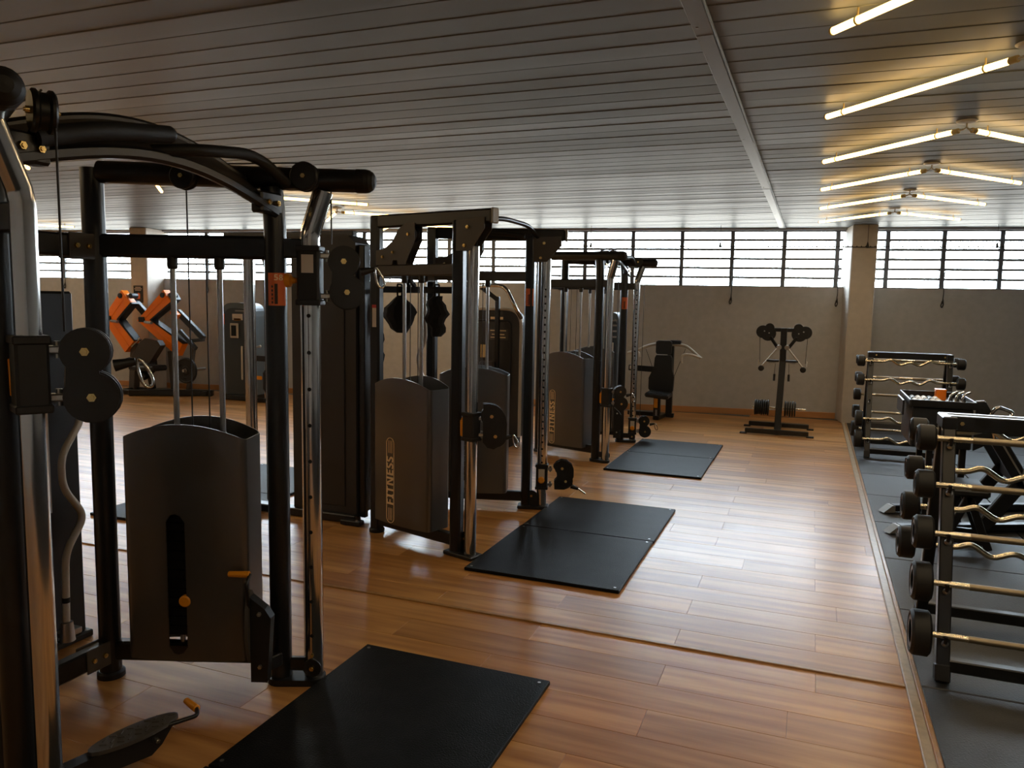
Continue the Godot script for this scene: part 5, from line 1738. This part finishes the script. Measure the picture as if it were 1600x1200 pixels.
func build_plate_stand() -> void:
	var z := -10.95
	var o := thing("lateral_raise_stand", "slim black stand with two cam plates and weight discs by the window wall", "lateral raise machine", Vector3(-0.36, 0, z))
	for zz in [-10.60, -11.27]:
		beam(Vector3(-0.76, 0.045, zz), Vector3(0.03, 0.045, zz), 0.07, 0.06, 0.006)
		var b := part(o, "base_beam", M.black)
		for x in [-0.78, 0.05]:
			box(Vector3(x, 0.008, zz), Vector3(0.09, 0.016, 0.09), 0.003)
		part(b, "foot_pad", M.foam)
	beam(Vector3(-0.36, 0.045, -10.60), Vector3(-0.36, 0.045, -11.27), 0.08, 0.06, 0.006)
	part(o, "spine_beam", M.black)
	beam(Vector3(-0.36, 0.06, -10.72), Vector3(-0.34, 0.96, -10.86), 0.10, 0.08, 0.006)
	beam(Vector3(-0.34, 0.94, -10.86), Vector3(-0.345, 1.40, -10.86), 0.10, 0.08, 0.006)
	part(o, "upright", M.black)
	beam(Vector3(-0.54, 1.375, -10.86), Vector3(-0.15, 1.375, -10.86), 0.05, 0.05, 0.006)
	part(o, "cross_bar", M.black)
	for s in [-1.0, 1.0]:
		var cx: float = -0.345 + s * 0.195
		var cam := joined(ring2(Vector2(0.0, 0.0), 0.10), ring2(Vector2(0.07, 0.02), 0.085))
		cam = joined(cam, ring2(Vector2(-0.015, 0.075), 0.06))
		plate(cam, Vector3(cx, 1.325, -10.84), Vector3.RIGHT * s, Vector3.UP, 0.025)
		var cp := part(o, "cam_plate", M.plastic)
		bolt(Vector3(cx - s * 0.01, 1.33, -10.826), Vector3.BACK, 0.010)
		part(cp, "bolt", M.steel)
		bolt(Vector3(cx + s * 0.05, 1.355, -10.826), Vector3.BACK, 0.010)
		part(cp, "bolt", M.steel)
		beam(Vector3(cx - s * 0.03, 1.28, -10.84), Vector3(-0.345 + s * 0.06, 1.13, -10.82), 0.035, 0.04, 0.004)
		part(o, "link", M.black)
		lathe(Vector3(-0.345 + s * 0.05, 1.145, -10.83), Basis.IDENTITY, [Vector2(0.03, 0.0), Vector2(0.034, 0.01), Vector2(0.034, 0.03), Vector2(0.03, 0.04)], 16)
		part(o, "guide_roller", M.steel)
		cyl(Vector3(-0.345 + s * 0.07, 1.13, -10.80), Vector3(-0.345 + s * 0.255, 0.89, -10.80), 0.011, 8)
		part(o, "swing_arm", M.satin)
		lathe(Vector3(-0.345 + s * 0.262, 0.86, -10.82), Basis.IDENTITY, [Vector2(0.03, 0.0), Vector2(0.038, 0.01), Vector2(0.038, 0.035), Vector2(0.018, 0.045)], 16)
		part(o, "arm_end", M.foam)
		cyl(Vector3(cx + s * 0.105, 1.32, -10.83), Vector3(-0.345 + s * 0.285, 0.94, -10.82), 0.004, 6)
		part(o, "cable", M.cord)
		cyl(Vector3(-0.345 + s * 0.30, 0.90, -10.82), Vector3(-0.345 + s * 0.30, 0.97, -10.82), 0.011, 8)
		part(o, "cable_clip", M.satin)
		cyl(Vector3(-0.345 + s * 0.085, 0.93, -10.8), Vector3(-0.345 + s * 0.09, 0.79, -10.8), 0.003, 6)
		cyl(Vector3(-0.345 + s * 0.09, 0.79, -10.8), Vector3(-0.345 + s * 0.092, 0.70, -10.8), 0.015, 10)
		part(o, "hanging_grip", M.foam)
		box(Vector3(-0.345 + s * 0.12, 0.965, -10.83), Vector3(0.16, 0.025, 0.09), 0.006)
		part(o, "thigh_pad", M.pad)
		box(Vector3(-0.345 + s * 0.12, 0.945, -10.81), Vector3(0.10, 0.014, 0.06), 0.004)
		part(o, "pad_plate", M.steel)
	box(Vector3(-0.345, 0.81, -10.795), Vector3(0.055, 0.014, 0.012), 0.002)
	part(o, "label_band", M.label_white)
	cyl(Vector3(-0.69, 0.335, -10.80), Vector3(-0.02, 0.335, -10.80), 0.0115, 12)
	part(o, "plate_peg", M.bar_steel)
	for k in 12:
		var x := -0.655 + 0.027 * k if k < 7 else -0.275 + 0.030 * (k - 7)
		weight_disc("thin black weight disc on the peg of the slim cam stand", Vector3(x, 0.335, -10.80), Vector3.RIGHT, 0.105 - 0.003 * (k % 3), 0.021, "discs on the cam stand peg")

func _ready() -> void:
	rng.seed = 1
	# camera: 1.69 m above the floor, turned a little away from the plank direction
	var cam := Camera3D.new()
	cam.name = "camera"
	cam.fov = 52.864
	cam.near = 0.05
	cam.far = 200.0
	var eye := Transform3D(Basis(Vector3(0.932035, 0.017398, -0.361951), Vector3(-0.054668, 0.994166, -0.092985), Vector3(0.358222, 0.106453, 0.927548)).orthonormalized(), Vector3(0, 1.69, 0))
	cam.transform = eye
	add_child(cam)
	cam.current = true
	# a pale overcast sky behind the louvres
	var sky := ProceduralSkyMaterial.new()
	sky.sky_top_color = Color(0.86, 0.94, 1.0)
	sky.sky_horizon_color = Color(0.90, 0.96, 1.0)
	sky.ground_horizon_color = Color(0.62, 0.62, 0.60)
	sky.ground_bottom_color = Color(0.50, 0.50, 0.48)
	sky.sky_energy_multiplier = 1.0
	var env := Environment.new()
	env.background_mode = Environment.BG_SKY
	env.sky = Sky.new()
	env.sky.sky_material = sky
	env.background_energy_multiplier = SKY_LIGHT
	env.tonemap_mode = Environment.TONE_MAPPER_LINEAR
	env.tonemap_exposure = EXPOSURE
	env.sdfgi_enabled = true
	env.ssao_enabled = true
	env.ssil_enabled = true
	var we := WorldEnvironment.new()
	we.name = "environment"
	we.environment = env
	add_child(we)

	materials()
	build_floor(eye)
	build_walls()
	build_ceiling()
	build_windows()
	build_lights()
	build_trainers()
	build_mats()
	build_racks()
	build_right_side()
	build_stations()
	build_orange()
	build_back_row()
	build_plate_stand()
